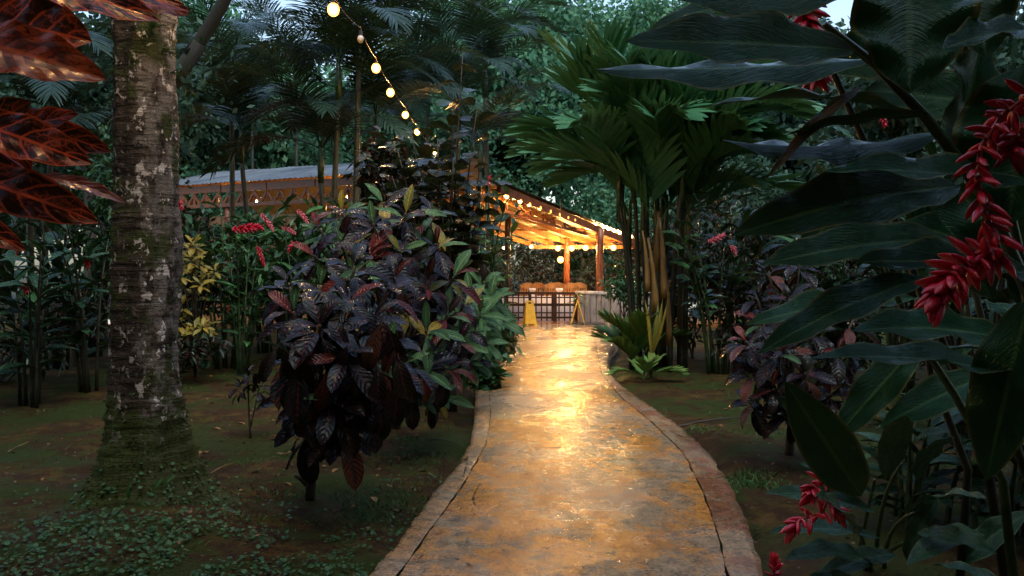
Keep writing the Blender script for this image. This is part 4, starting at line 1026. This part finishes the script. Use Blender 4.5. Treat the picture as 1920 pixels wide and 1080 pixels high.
# ------------------------------------------------------------------ palms
def frond_mesh(name, mat, L, n, ll, lw, e0, bendv, seed, fwd0=75, fwd1=22, droop=.5, cross=2, seg=4, start=.14, vee=.25, rw=.012):
    r = random.Random(seed); mb = MB(); pts = []; p = V((0, 0, 0)); N = 24
    for i in range(N+1):
        t = i/N; e = e0-bendv*t**1.3; pts.append(p.copy()); p = p+V((0, math.cos(e), math.sin(e)))*L/N
    mb.tube(pts, [rw*(1-.8*i/N) for i in range(N+1)], 5)
    for s in (-1, 1):
        for i in range(n):
            t = start+(1-start)*(i+.5*(s > 0))/n; t = min(t, .995); j = t*N; k = min(N-1, int(j)); c = pts[k].lerp(pts[k+1], j-k); tan = (pts[k+1]-pts[k]).normalized()
            upv = V((1, 0, 0)).cross(tan)*1.0; fa = R(fwd0+(fwd1-fwd0)*t+r.uniform(-5, 5)); l = ll*(.35+.65*math.sin(PI*min(1, .18+.78*(t-start)/(1-start)))**.7)*r.uniform(.88, 1.1)
            d = (V((s, 0, 0))*math.sin(fa)+tan*math.cos(fa)+upv*(vee+r.uniform(-.08, .08))).normalized()
            wd = (tan-d*tan.dot(d)).normalized(); nn = d.cross(wd); vs = []; uv = []; fs = []; q = c.copy(); dd = d.copy()
            for m in range(seg+1):
                f = m/seg; w = lw*.5*(math.sin(PI*(.12+.88*f*.98))**.55 if f < 1 else .08)
                if cross == 2: vs += [q-wd*w, q+wd*w]; uv += [(0, f), (1, f)]
                else: vs += [q-wd*w-nn*w*.25*s, q, q+wd*w-nn*w*.25*s]; uv += [(0, f), (.5, f), (1, f)]
                dd = (dd+V((0, 0, -droop/seg*(.4+f)))).normalized(); q = q+dd*l/seg
            c_ = cross
            for m in range(seg):
                for x in range(c_-1): a = m*c_+x; fs.append((a, a+1, a+c_+1, a+c_))
            mb.add(vs, fs, uv)
    return mb.mesh(name, mat, True)
FB = [frond_mesh('frond', PALMB, 2.4, 19, .92, .105, R(e), R(bd), 200+i, 62, 14, .45, 3, 5, .22, .30, .014) for i, (e, bd) in enumerate(((78, 60), (62, 80), (48, 85), (70, 35)))]
FF = [frond_mesh('frond', PALMF, 2.9, 62, .70, .028, R(e), R(bd), 220+i, 70, 25, .55, 2, 4, .12, .15, .014) for i, (e, bd) in enumerate(((60, 85), (40, 80), (20, 70), (72, 100)))]
FY = [frond_mesh('frond', PALMY, .95, 12, .46, .075, R(e), R(bd), 240+i, 58, 16, .25, 3, 4, .25, .2, .007) for i, (e, bd) in enumerate(((72, 60), (50, 60)))]
def put_frond(t, me, loc, az, tilt, s, name='frond'):
    o = mobj(name, me, t); o.matrix_basis = Matrix.Translation(loc) @ Matrix.Rotation(az, 4, 'Z') @ Matrix.Rotation(tilt, 4, 'X') @ Matrix.Scale(s, 4); return o
# broad palm clump right of the path
rr = random.Random(91); b0 = G(1232, 692); t = thing('palm_clump', 'clump of broad leaved palms with slender stems right of the path', 'palm', b0)
heads = []
for k in range(17):
    px = 1180+k*8.5+rr.uniform(-6, 6); xb = (px-1240)/1600*b0.y*.75; yb = rr.uniform(-.3, .7); h = rr.uniform(1.8, 2.95); xt = xb*1.25+rr.uniform(-.15, .15)
    pts = bez((xb, yb, -.08), (xb, yb, h*.5), (xt, yb+rr.uniform(-.1, .1), h), 8); tube_part(t, 'stem', pts, .042, .028, PALMST if rr.random() < .6 else CANEDARK, 8)
    mb = MB(); e = pts[-1]; mb.tube([e-V((0, 0, .35)), e, e+V((.01, 0, .3)), e+V((.02, 0, .55))], [.036, .042, .034, .016], 8); part('crown_shaft', mb, SHEATH if rr.random() < .35 else CANE, t, True); heads.append(e)
fl_ = [(0, -1.7), (1, 1.4), (2, .5), (3, 3.0)]
for k, e in enumerate(heads):
    for q in range(3):
        side = (e.x/.6); az = rr.uniform(0, 2*PI)
        if q == 0: az = (R(90) if e.x < 0 else R(-90))+rr.uniform(-.6, .6)
        if q == 1: az = PI+rr.uniform(-1.0, 1.0)
        put_frond(t, FB[(k+q*2) % 4], e+V((0, 0, .25)), az, rr.uniform(-.05, .25), rr.uniform(.74, 1.0))
# leaning sheathed stems with ochre bracts
for (xa, za, xb_, zb, w) in ((-.10, .9, -.22, 2.0, .05), (.02, 1.1, -.05, 2.3, .05), (-.22, 1.2, -.3, 2.1, .04), (.1, .4, .0, 1.9, .04)):
    tube_part(t, 'dry_sheath', bez((xa, -.45, za), ((xa+xb_)/2+.04, -.47, (za+zb)/2), (xb_, -.45, zb), 6), w*1.3, w*.3, SHEATH, 7)
# seedlings
sb = G(1192, 694); t = thing('palm_seedling', 'young light green palm seedling at the right edge of the path', 'palm', sb)
for k, az in enumerate((.25, 1.2, 1.75, 2.3, 3.4, 4.6, 5.7, .8, 1.5)): put_frond(t, FY[k % 2], V((0, 0, .05)), az, .2, rr.uniform(.75, 1.0))
sb = G(1208, 712); t = thing('palm_seedling', 'smallest palm seedling low against the stems of the palm clump', 'palm', sb)
for k, az in enumerate((.4, 1.9, 3.1, 4.3, 5.6)): put_frond(t, FY[k % 2], V((0, 0, .0)), az, -.2, rr.uniform(.42, .6))
sb = G(1218, 702); t = thing('palm_shoot', 'yellowish upright palm shoot in front of the clump', 'palm', sb)
for k in range(6):
    put_leaf(t, LM_YEL[k % 3], (0, -.1, .25), (rr.uniform(-.35, .35), -.1, 1), (0, -1, .2), rr.uniform(.6, .9)).scale.x *= .2
tube_part(t, 'stem', [(0, -.1, -.05), (0, -.1, .3)], .03, .02, CANE)
# potted plant near the sign
q = P(1072, 580, 22.5); t = thing('leafy_plant', 'small broad leaved plant growing beside the edge on yellow sign', 'plant', (q.x+.15, 22.55, 0))
for k in range(12): put_leaf(t, LM_LIT[k % 3], (0, 0, .45+.03*k), (math.cos(k*2.4), math.sin(k*2.4), .15), (0, 0, 1), .3)
tube_part(t, 'stem', [(0, 0, 0), (0, 0, .8)], .015, .008, CANE)

# fine palms at the back
rr = random.Random(101)
def fine_palm(label, base, stems, seed, nf=7, fs=(.9, 1.15)):
    r = random.Random(seed); t = thing('areca_palm', label, 'palm', base, None)
    for (dx, dy, h, lx) in stems:
        pts = bez((dx, dy, -.1), (dx, dy, h*.5), (dx+lx, dy, h), 10); tube_part(t, 'stem', pts, .075, .05, PALMST, 9)
        mb = MB(); e = pts[-1]; mb.tube([e-V((0, 0, .1)), e+V((0, 0, .25)), e+V((0, 0, .75))], [.06, .075, .03], 8); part('crown_shaft', mb, CANE, t, True)
        for q in range(nf):
            put_frond(t, FF[q % 4], e+V((0, 0, .6)), q*2*PI/nf+r.uniform(-.4, .4), r.uniform(-.2, .25), r.uniform(*fs))
    return t
fine_palm('tall slim palm whose pale stem rises beside the brightest bulb', V((P(622, 400, 17).x, 17, 0)), ((0, 0, 4.9, .15), (.40, .3, 5.6, .1), (-.2, .4, 3.3, -.1)), 1, 9)
fine_palm('palm with a thick ringed stem right of the first slim palm', V((P(672, 400, 18.5).x, 18.5, 0)), ((0, 0, 5.2, 0), (.2, -.4, 4.0, .25)), 2, 9)
fine_palm('feathery palm at the upper left beside the mossy trunk', V((P(470, 400, 19).x, 19, 0)), ((0, 0, 3.9, -.2), (-.6, .6, 5.4, 0)), 3, 9)
fine_palm('feathery palm with drooping fronds behind the tall round leaved shrub', V((P(890, 400, 20).x, 20.3, 0)), ((0, .5, 3.9, .1), (.3, 1, 5.8, -.1), (-.5, .3, 5.0, .1)), 4, 9)
fine_palm('palm with grey green fronds above the hall roof', V((P(790, 400, 24).x, 25, 0)), ((0, 0, 6.0, .1), (-.6, .5, 5.0, 0), (.8, .3, 7.4, 0)), 5, 9, (1.1, 1.35))
fine_palm('feathery palm at the far left behind the red croton leaves', V((-8.8, 16, 0)), ((0, 0, 3.6, .2), (-.5, .5, 4.9, 0), (.9, .5, 3.0, .1)), 6, 9)
fine_palm('feathery palm standing behind the hall at the left', V((-9.4, 31, 0)), ((0, 0, 6.5, 0), (1.6, 0, 8.0, 0)), 7, 9, (1.3, 1.6))
# dark overhanging tree branch, upper left
t = thing('leaning_tree', 'dark leaning tree trunk with mossy limbs behind the mossy trunk at the upper left', 'tree', (-7.4, 15.0, -.1))
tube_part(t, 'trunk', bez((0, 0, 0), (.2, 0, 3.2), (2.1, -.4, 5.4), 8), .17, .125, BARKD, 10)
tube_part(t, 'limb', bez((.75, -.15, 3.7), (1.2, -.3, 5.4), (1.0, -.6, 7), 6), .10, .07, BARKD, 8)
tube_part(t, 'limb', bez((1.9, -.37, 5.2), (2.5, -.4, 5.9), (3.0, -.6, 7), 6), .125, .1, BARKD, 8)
mb = MB(); rr = random.Random(6)
for i in range(2600):
    f = rr.random(); c = bez((0, 0, 0), (.2, 0, 3.2), (2.1, -.4, 5.4), 8)[int(f*8)]; p = c+V((rr.gauss(0, .38), rr.gauss(0, .38), rr.gauss(0, .5)))
    if p.z < 1.8: continue
    d = (rv(rr)+V((0, 0, -.7))).normalized(); s = d.cross(rv(rr)).normalized(); L = rr.uniform(.08, .17)
    mb.add([p, p+d*L*.5+s*L*.3, p+d*L, p+d*L*.5-s*L*.3], [(0, 1, 2, 3)], [(.5, 0), (1, .5), (.5, 1), (0, .5)])
part('foliage', mb, TREEDARK, t, kind='stuff')

# ------------------------------------------------------------------ forest trees
def crown_mesh(name, mat, w, h, n, leaf, seed, lobes=40):
    r = np.random.RandomState(seed)
    c = r.normal(size=(lobes, 3)); c /= np.linalg.norm(c, axis=1)[:, None]; c *= r.uniform(.25, .95, (lobes, 1)); c *= np.array([w/2, w/2, h/2])*.9
    idx = r.randint(0, lobes, n); d = r.normal(size=(n, 3)); d /= np.linalg.norm(d, axis=1)[:, None]
    rad = r.uniform(0, 1, (n, 1))**.4*r.uniform(.14, .24, (lobes, 1))[idx]*w; p = c[idx]+d*rad*np.array([1, 1, .6])
    dd = d*.6+r.normal(size=(n, 3))*.6+np.array([0, 0, -.35]); dd /= np.linalg.norm(dd, axis=1)[:, None]
    s = np.cross(dd, r.normal(size=(n, 3))); s /= np.linalg.norm(s, axis=1)[:, None]; L = leaf*r.uniform(.6, 1.4, (n, 1))
    vs = np.stack([p, p+dd*L*.5+s*L*.26, p+dd*L, p+dd*L*.5-s*L*.26], axis=1).reshape(-1, 3); fs = np.arange(n*4).reshape(-1, 4)
    uv = np.tile(np.array([[.5, 0], [1, .5], [.5, 1], [0, .5]]), (n, 1))
    return mesh(name, vs, fs, uv, True, mat)
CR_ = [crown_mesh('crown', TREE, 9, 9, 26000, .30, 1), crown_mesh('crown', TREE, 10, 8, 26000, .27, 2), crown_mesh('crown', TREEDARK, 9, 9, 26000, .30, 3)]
sides = ['far left', 'left', 'left of centre', 'centre', 'right of centre', 'right', 'far right']
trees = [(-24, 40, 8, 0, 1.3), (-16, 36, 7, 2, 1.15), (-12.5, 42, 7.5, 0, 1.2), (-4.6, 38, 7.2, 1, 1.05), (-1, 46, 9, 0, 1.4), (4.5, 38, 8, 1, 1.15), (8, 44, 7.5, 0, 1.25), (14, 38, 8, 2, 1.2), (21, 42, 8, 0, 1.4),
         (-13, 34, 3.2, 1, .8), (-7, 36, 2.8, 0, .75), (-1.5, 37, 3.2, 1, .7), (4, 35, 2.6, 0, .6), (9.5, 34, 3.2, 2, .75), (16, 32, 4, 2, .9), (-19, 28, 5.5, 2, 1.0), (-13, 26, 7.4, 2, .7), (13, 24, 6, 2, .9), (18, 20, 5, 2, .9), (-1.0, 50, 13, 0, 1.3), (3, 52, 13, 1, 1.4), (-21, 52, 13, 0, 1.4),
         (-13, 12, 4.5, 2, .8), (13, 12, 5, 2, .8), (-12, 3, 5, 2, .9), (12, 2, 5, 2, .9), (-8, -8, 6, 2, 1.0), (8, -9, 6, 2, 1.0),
         (-7.6, 5.5, 9.2, 2, .95), (10.5, 7, 9.2, 2, .95), (-4.5, -4, 9.5, 2, .9), (5.5, -4, 9.5, 2, .9), (0, -12, 8, 2, 1.2),  # unseen crowns added overhead to cut sky light on the foreground
         (-11, -3, 4.5, 2, 1.1), (11, -3, 4.5, 2, 1.1), (-5, -11, 4, 2, 1.1), (5, -12, 4, 2, 1.1), (0, -4.5, 11, 2, 1.1), (-12, 8, 8, 2, 1.1), (12.5, 8, 8, 2, 1.1), (0, -11, 3.5, 2, .9), (2.2, 42, 10.5, 0, 1.1), (7.5, 46, 12.5, 1, 1.2)]  # unseen ring added to block light from behind and beside, then two visible trees
lab = ['tall pale green tree at the far left horizon', 'dark green tree left behind the hall', 'tall light tree left of the centre behind the hall', 'green tree behind the bulbs above the hall roof', 'tallest light tree at the centre behind the palms', 'bright leafy tree directly behind the broad palm clump', 'pale tree right of the centre against the sky', 'dark tree behind the large right hand leaves', 'big tree at the far right horizon',
       'low rounded tree behind the left end of the hall', 'low bushy tree above the middle of the hall roof', 'low bushy tree above the right end of the hall roof', 'low tree behind the pavilion roof', 'low dark tree right behind the pavilion', 'dark tree filling the gap right of the pavilion', 'dark tree at the left beyond the leaning tree', 'dark overhanging tree crown at the upper left', 'dark tree at the right behind the palm clump', 'shaded tree at the right edge behind the ginger', 'very tall distant tree left of the centre', 'very tall distant tree right of the centre', 'very tall distant tree at the left',
       'shaded tree just beyond the left edge of the picture', 'shaded tree just beyond the right edge of the picture', 'tree to the left of the camera beyond the picture', 'tree to the right of the camera beyond the picture', 'tree behind the camera on the left of the path', 'tree behind the camera on the right of the path',
       'unseen high crown added to shade the left side of the garden', 'unseen high crown added to shade the right side of the garden', 'unseen high crown added above and behind the camera on the left', 'unseen high crown added above and behind the camera on the right', 'unseen tree added far behind the camera to block light',
       'unseen light blocking tree added well to the left behind the camera', 'unseen light blocking tree added well to the right behind the camera', 'unseen low tree added behind the camera on the left to block light', 'unseen low tree added behind the camera on the right to block light', 'unseen highest crown added over the camera to block light', 'unseen broad crown added beyond the left edge to block light', 'unseen broad crown added beyond the right edge to block light', 'unseen low tree added straight behind the camera to block light', 'tall bright tree filling the gap left of the broad palm clump', 'tall bright tree rising behind the tops of the broad palm clump']
TRK = MB(); TRK.tube([(0, 0, -1), (.05, 0, -.4), (0, .05, .3), (0, 0, 1)], [.055, .04, .035, .02], 9); TRK_ME = TRK.mesh('trunk', BARK, True)
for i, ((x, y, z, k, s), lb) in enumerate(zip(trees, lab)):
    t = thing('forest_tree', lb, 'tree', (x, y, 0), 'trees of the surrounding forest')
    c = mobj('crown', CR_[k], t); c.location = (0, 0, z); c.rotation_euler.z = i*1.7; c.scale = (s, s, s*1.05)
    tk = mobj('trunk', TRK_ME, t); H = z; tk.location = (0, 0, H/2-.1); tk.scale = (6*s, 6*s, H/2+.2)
# hedge behind the pavilion
for i, (x, Y, w, h, lb) in enumerate(((-.6, 31.0, 3.0, 2.6, 'grey green hedge shrub behind the pavilion on the left'), (1.4, 30.6, 2.6, 2.7, 'mixed red and green croton hedge behind the pavilion centre'), (3.3, 30.0, 2.6, 2.6, 'reddish croton hedge right of the front brown post'), (5.4, 29.5, 3.0, 3.0, 'dark hedge shrub at the right end of the pavilion'))):
    bush('hedge_shrub', lb, V((x, Y, -.05)), w, 1.6, h, 5200, .13, HEDGE if i != 3 else DARKSH, 300+i, lobes=16, stems=4, z0=.05, aspect=.5)
q = P(1160, 530, 24.5); bush('flowering_shrub', 'shrub with orange red blossoms behind the plank wall', V((q.x, 24.6, -.05)), 1.3, .8, 1.5, 1300, .10, CRORED if False else HEDGE, 310, z0=.2)
rr = random.Random(12)

# right middle: gingers with pink flowers
t, tp = ginger('leafy ginger clump with a pink flower right of the palm clump', G(1345, 700), 7, 2.2, .42, 401, lean=(-.05, -.1), litp=.22, nl=10)
hang_flower(t, P(1328, 455, G(1345, 700).y-.3), .2, BR_PNK, 34, (.9, 0, .35), .07); hang_flower(t, P(1370, 460, G(1345, 700).y-.3), .16, BR_PNK, 26, (.3, 0, -1), .06)
ginger('bright leaved ginger shooting up between the palm and the big leaves', G(1390, 690), 6, 2.9, .5, 402, litp=.3)
t, tp = ginger('ginger clump with slender leaves in front of the dark hedge at the right', G(1560, 720), 7, 2.5, .5, 403, litp=.08)
hang_flower(t, P(1655, 212, 9.0), .14, BR_RED, 22, (0, 0, -1), .06); hang_flower(t, P(1595, 270, 9.0), .12, BR_RED, 20, (.1, 0, -1), .05); hang_flower(t, P(1550, 340, 9.0), .14, BR_RED, 20, (.1, 0, -1), .05)
ginger('shaded ginger clump at the right edge behind the red flowers', G(1800, 760), 8, 2.7, .55, 404, litp=.02, meshes=LM_BIG)
ginger('tall shaded ginger clump beyond the right foreground', G(1690, 740), 8, 3.0, .55, 405, litp=.02, meshes=LM_BIG)

# ------------------------------------------------------------------ right foreground giant ginger
def big_leaf(parent, a, b_, width, roll=0., curl=.35, fold=.25, wave=.09, mat=GINBIG, seed=0, face=None, wf=3, p=.9, q=.75):
    """one large leaf from base a to tip b_ (world points); face: approximate world normal"""
    a, b_ = V(a), V(b_); r = random.Random(seed); L = (b_-a).length
    v, f, uv = leaf_data(width=width/L, nseg=18, ncol=8, p=p, q=q, curl=curl, fold=fold, wave=wave, wf=wf, rng=r)
    tipv = V(v[-5]); ang = math.atan2(tipv.z, tipv.y); s = 1/math.hypot(tipv.y, tipv.z)
    rot = Matrix.Rotation(-ang, 4, 'X')
    me = mesh('leaf', [rot @ V(x)*s for x in v], f, uv, True, mat)
    d = (b_-a); n = V(face or (0, -.35, 1))
    n = Matrix.Rotation(roll, 3, d.normalized()) @ n
    return put_leaf(parent, me, a-V(parent.location), d, n, L)
gb = V((2.35, 3.1, -.08)); GP = thing('giant_ginger', 'giant ginger with long glossy leaves and red flower spikes filling the right foreground', 'plant', gb)
def canew(parent, pts, r0, r1, mat=CANE, n=9):
    o = V(parent.location); return tube_part(parent, 'cane', [V(p)-o for p in pts], r0, r1, mat, n)
canew(GP, [V((2.35, 3.1, -.1)), P(1960, 620, 2.6), P(1850, 370, 2.45), P(1740, 225, 2.35), P(1640, 120, 2.25), P(1545, 45, 2.2)], .024, .009)
canew(GP, [V((2.3, 3.4, -.1)), P(1920, 520, 3.0), P(1860, 250, 2.8), P(1800, 60, 2.6), P(1740, -120, 2.5)], .022, .010)
canew(GP, [V((1.95, 3.2, -.1)), P(1880, 900, 3.1), P(1790, 740, 3.0), P(1700, 600, 2.9), P(1660, 500, 2.8)], .020, .008)
canew(GP, [V((2.3, 3.9, -.1)), P(1840, 800, 3.8), P(1730, 560, 3.6), P(1650, 330, 3.4), P(1560, 130, 3.2), P(1520, 20, 3.1)], .022, .010, CANEDARK)
canew(GP, [V((2.6, 3.9, -.1)), P(1900, 820, 3.9), P(1850, 640, 3.8), P(1800, 420, 3.7)], .022, .012, CANEDARK)
canew(GP, [V((2.0, 3.8, -.1)), P(1815, 880, 3.7), P(1745, 700, 3.6), P(1720, 560, 3.5)], .02, .012, CANEDARK)
BL_ = [  # base px,py,Y  tip px,py,Y  width m, roll, curl, face, mat
 ((1600, 95, 2.2), (1172, 78, 1.95), .135, -.75, .15, (0, -.45, 1), GINBIG),
 ((1640, 110, 2.3), (1120, 130, 2.2), .12, 2.7, .10, (0, -.3, 1), GINBIG),
 ((1700, -60, 2.2), (1705, 175, 2.1), .26, .2, .3, (0, -1, .1), GINBIG),
 ((1960, 60, 2.1), (1768, 92, 2.0), .12, .0, .4, (0, -.6, 1), GINBIG),
 ((1745, 225, 2.4), (1330, 200, 2.4), .12, 0, .5, (0, -.2, 1), GINBIG),
 ((1760, 250, 2.4), (1355, 262, 2.3), .13, 2.9, .35, (0, -.3, 1), GINBIG),
 ((1960, 365, 2.2), (1545, 322, 2.1), .13, .1, .35, (0, -.75, 1), GINBIG),
 ((1800, 350, 2.5), (1372, 442, 2.3), .17, .3, .45, (.1, -1, .3), GINBIG),
 ((1960, 520, 2.3), (1600, 492, 2.2), .14, .0, .3, (0, -.75, 1), GINBIG),
 ((1780, 450, 2.7), (1425, 498, 2.6), .14, .2, .4, (0, -.9, .5), GINBIG),
 ((1960, 720, 2.5), (1520, 672, 2.3), .13, .1, .35, (0, -.5, 1), GINBIG),
 ((1615, 930, 2.6), (1472, 715, 2.5), .145, .2, .4, (-.6, -1, .2), GINBIG),
 ((1740, 520, 2.6), (1420, 665, 2.6), .12, .3, .5, (0, -.9, .6), GINBIG),
 ((1620, 160, 2.3), (1438, 335, 2.2), .035, .6, .5, (.4, -1, .5), GINDRY),
 ((1745, 215, 2.3), (1470, 255, 2.2), .05, 1.1, .3, (0, -.7, 1), GINBIG),
 ((1930, 560, 2.4), (1850, 900, 2.4), .17, .3, .3, (-.4, -1, .1), GINBIG),
 ((1840, 60, 2.6), (1770, 330, 2.5), .22, -.3, .2, (.2, -1, 0), GINBIG),
 ((1930, 120, 2.4), (1890, 420, 2.4), .30, .3, .2, (-.2, -1, 0), GINBIG),
 ((1720, 560, 2.9), (1400, 610, 2.9), .13, .2, .4, (0, -.7, .8), GINBIG),
 ((1900, 640, 2.8), (1600, 620, 2.7), .17, 0, .4, (0, -.6, .9), GINBIG),
 ((1640, -40, 2.6), (1250, -10, 2.5), .13, 2.6, .3, (0, -.5, 1), GINBIG),
 ((1560, -30, 3.0), (1215, 60, 3.0), .13, .4, .4, (0, -1, .3), GINBIG),
 ((1810, -60, 2.5), (1850, 110, 2.4), .18, .2, .3, (0, -1, .1), GINBIG),
 ((1690, 270, 3.2), (1500, 480, 3.2), .2, .2, .3, (-.2, -1, .3), GINBIG),
 ((1700, 330, 3.3), (1860, 560, 3.3), .24, .2, .3, (.2, -1, .3), GINBIG),
 ((1730, 640, 3.3), (1560, 830, 3.3), .14, .2, .4, (-.2, -1, .5), GINBIG),
 ((1860, 480, 3.4), (1690, 420, 3.2), .16, 0, .4, (0, -1, .6), GINBIG),
 ((1860, 700, 3.4), (1650, 800, 3.2), .14, 0, .4, (0, -1, .8), GINBIG),
 ((1870, 200, 3.2), (1620, 170, 3.2), .2, 0, .3, (0, -1, .3), GINBIG),
 ((1560, 130, 3.2), (1750, 60, 3.1), .2, 0, .3, (0, -1, .3), GINBIG)]
for i, (a, c, w, ro, cu, fc, m) in enumerate(BL_): big_leaf(GP, P(*a), P(*c), w*1.14, ro, cu, .28, .10, m, i, fc)
rf = random.Random(55); o = V(gb)
def fl_pts(l): return [P(*q)-o for q in l]
flower(GP, fl_pts([(1935, 175, 2.1), (1880, 215, 2.08), (1840, 275, 2.05), (1830, 330, 2.03), (1845, 395, 2.0), (1870, 450, 2.0), (1850, 490, 2.0)]), 46, .068, BR_RED, rf, axr=.006, lo=42, hi=72)
flower(GP, fl_pts([(1870, 470, 2.0), (1815, 495, 2.0), (1780, 525, 1.98), (1760, 560, 1.97)]), 40, .076, BR_RED, rf, axr=.005, lo=25, hi=95)
flower(GP, fl_pts([(1900, 200, 2.2), (1900, 280, 2.15)]), 20, .075, BR_RED, rf, axr=.006, lo=50, hi=80)
flower(GP, fl_pts([(1505, -30, 2.9), (1515, 60, 2.85), (1530, 140, 2.8)]), 56, .085, BR_RED, rf, axr=.006, lo=40, hi=65)
ginger('shaded giant ginger just behind the red flower spikes', V((3.6, 5.2, -.08)), 7, 2.9, .62, 420, meshes=LM_BIG, litp=0, canemat=CANEDARK, nl=11, start=.2, spread=.6)
ginger('shaded giant ginger at the right edge in front of the dark shrubs', V((3.0, 4.4, -.08)), 5, 2.3, .6, 421, meshes=LM_BIG, litp=0, canemat=CANEDARK, nl=10, start=.25, spread=.5, lean=(.05, 0))
ginger('shaded ginger clump with broad leaves behind the dark right hand croton', V((4.2, 7.6, -.08)), 7, 2.8, .6, 422, meshes=LM_BIG, litp=.03, canemat=CANEDARK, nl=11, start=.2, spread=.6)
ginger('low glossy ginger clump at the bottom right in front of the leaning canes', G(1700, 985), 9, .85, .34, 430, nl=8, start=.2, spread=.7, litp=.1)
ginger('low dark leafy plant at the bottom right corner', G(1880, 1010), 8, .8, .34, 431, nl=8, start=.2, spread=.7, litp=.02)
ginger('bright leaved ginger hanging over the path left of the pavilion opening', V((-.22, 19.3, -.06)), 6, 2.7, .45, 432, nl=10, start=.2, litp=.5)
# lower right plant near the path
gb2 = G(1620, 1050); G2 = thing('red_ginger', 'low glossy ginger with small red flowers at the bottom right beside the path', 'plant', gb2)
L2 = [((1640, 960), (1432, 925)), ((1650, 1010), (1440, 1000)), ((1660, 900), (1700, 780)), ((1700, 960), (1850, 935)), ((1680, 1040), (1520, 1090)), ((1720, 1000), (1870, 1040)), ((1640, 930), (1500, 870)), ((1690, 930), (1600, 830)), ((1720, 900), (1790, 820)), ((1640, 1060), (1470, 1050)), ((1740, 1060), (1900, 1110)), ((1600, 1000), (1530, 930)), ((1700, 1050), (1760, 930)), ((1800, 1060), (1930, 960)), ((1600, 1080), (1480, 1130)), ((1840, 1000), (1700, 1060))]
for i, (a, c) in enumerate(L2):
    Ya = 3.55+.25*math.sin(i*2.1); big_leaf(G2, P(*a, Ya), P(*c, Ya-.25+.2*math.cos(i)), .115+.02*math.sin(i*3), .15*math.sin(i), .5, .3, .08, GIN, 50+i, (0, -.5, 1))
for i, (x, y) in enumerate(((1640, 900), (1690, 870), (1720, 960), (1600, 980), (1800, 1000))):
    q = P(x, y, 3.5)-V(G2.location); tube_part(G2, 'cane', bez((.1*math.sin(i), .1*math.cos(i), -.08), (q.x*.4, q.y*.4, q.z*.6), q), .014, .007, CANE)
o = V(gb2)
flower(G2, fl_pts([(1600, 880, 3.4), (1530, 905, 3.35), (1520, 925, 3.3)]), 22, .07, BR_RED, rf, lo=30, hi=80)
flower(G2, fl_pts([(1545, 960, 3.3), (1500, 975, 3.2), (1485, 990, 3.2)]), 18, .07, BR_RED, rf, lo=30, hi=80)
flower(G2, fl_pts([(1545, 930, 3.3), (1560, 950, 3.3), (1572, 965, 3.3)]), 14, .06, BR_RED, rf, lo=30, hi=80)
fb = G(1452, 1075); t = thing('red_ginger_bloom', 'small bright red flower at the bottom edge of the picture by the path', 'flower', fb)
flower(t, [V((0, 0, -.02)), V((0, 0, .03)), V((0, 0, .06))], 18, .06, BR_RED, rf, lo=15, hi=70)

# ------------------------------------------------------------------ left foreground red croton
gb3 = V((-1.75, 1.9, -.08)); G3 = thing('red_croton', 'red croton whose orange veined maroon leaves hang into the upper left foreground', 'shrub', gb3)
CL3 = [((-60, 40, 1.75), (172, 78, 1.7), .125, CROFORE, .3, (0, -1, .35)),
       ((-20, -60, 1.8), (300, 40, 1.7), .085, CROFORE, .2, (.1, -1, .5)),
       ((60, -40, 1.85), (357, 22, 1.75), .06, CROFORE, .4, (0, -1, .7)),
       ((230, -20, 1.9), (352, 30, 1.9), .055, CROORG, .4, (0, -1, .6)),
       ((-120, 60, 1.7), (199, 150, 1.65), .10, CROORG, .25, (0, -1, .5)),
       ((-100, 300, 1.75), (57, 190, 1.7), .085, CROFORE, .3, (.3, -1, .2)),
       ((-20, 260, 1.9), (148, 215, 1.85), .06, CROFORE, .3, (0, -1, .4)),
       ((-90, 215, 1.65), (172, 308, 1.6), .078, CROFORE, .2, (0, -1, .45)),
       ((20, 225, 1.9), (208, 285, 1.85), .06, CROFORE, .3, (0, -1, .3)),
       ((60, 330, 1.75), (235, 382, 1.7), .034, CROORG, .5, (0, -.7, 1)),
       ((-100, 320, 1.7), (184, 418, 1.65), .085, CROFORE, .35, (0, -1, .5)),
       ((-120, 390, 1.65), (48, 470, 1.6), .05, CROFORE, .4, (0, -1, .6)),
       ((-150, 120, 1.9), (60, 330, 1.9), .11, CROFORE, .2, (.1, -1, .4)),
       ((-110, -50, 1.9), (80, 10, 1.85), .12, CROORG, .2, (.1, -1, .4)),
       ((-120, 350, 1.9), (100, 370, 1.85), .10, CROFORE, .2, (.1, -1, .4))]
for i, (a, c, w, m, cu, fc) in enumerate(CL3): big_leaf(G3, P(*a), P(*c), w*1.18, 0, cu, .2, .07, m, 90+i, fc, 4, p=1.0, q=.7)
o3 = V(gb3); st = bez((0, 0, -.05), P(-260, 700, 1.9)-o3, P(-150, 0, 1.8)-o3, 8); tube_part(G3, 'stem', st, .022, .012, BRANCH, 8)
for (a, c, w, m, cu, fc) in CL3:
    q = P(*a)-o3; p = min(st, key=lambda s: (s-q).length); tube_part(G3, 'petiole', [p, (p+q)/2+V((0, 0, .02)), q+(P(*c)-P(*a))*.02], .005, .0035, REDAX, 5)
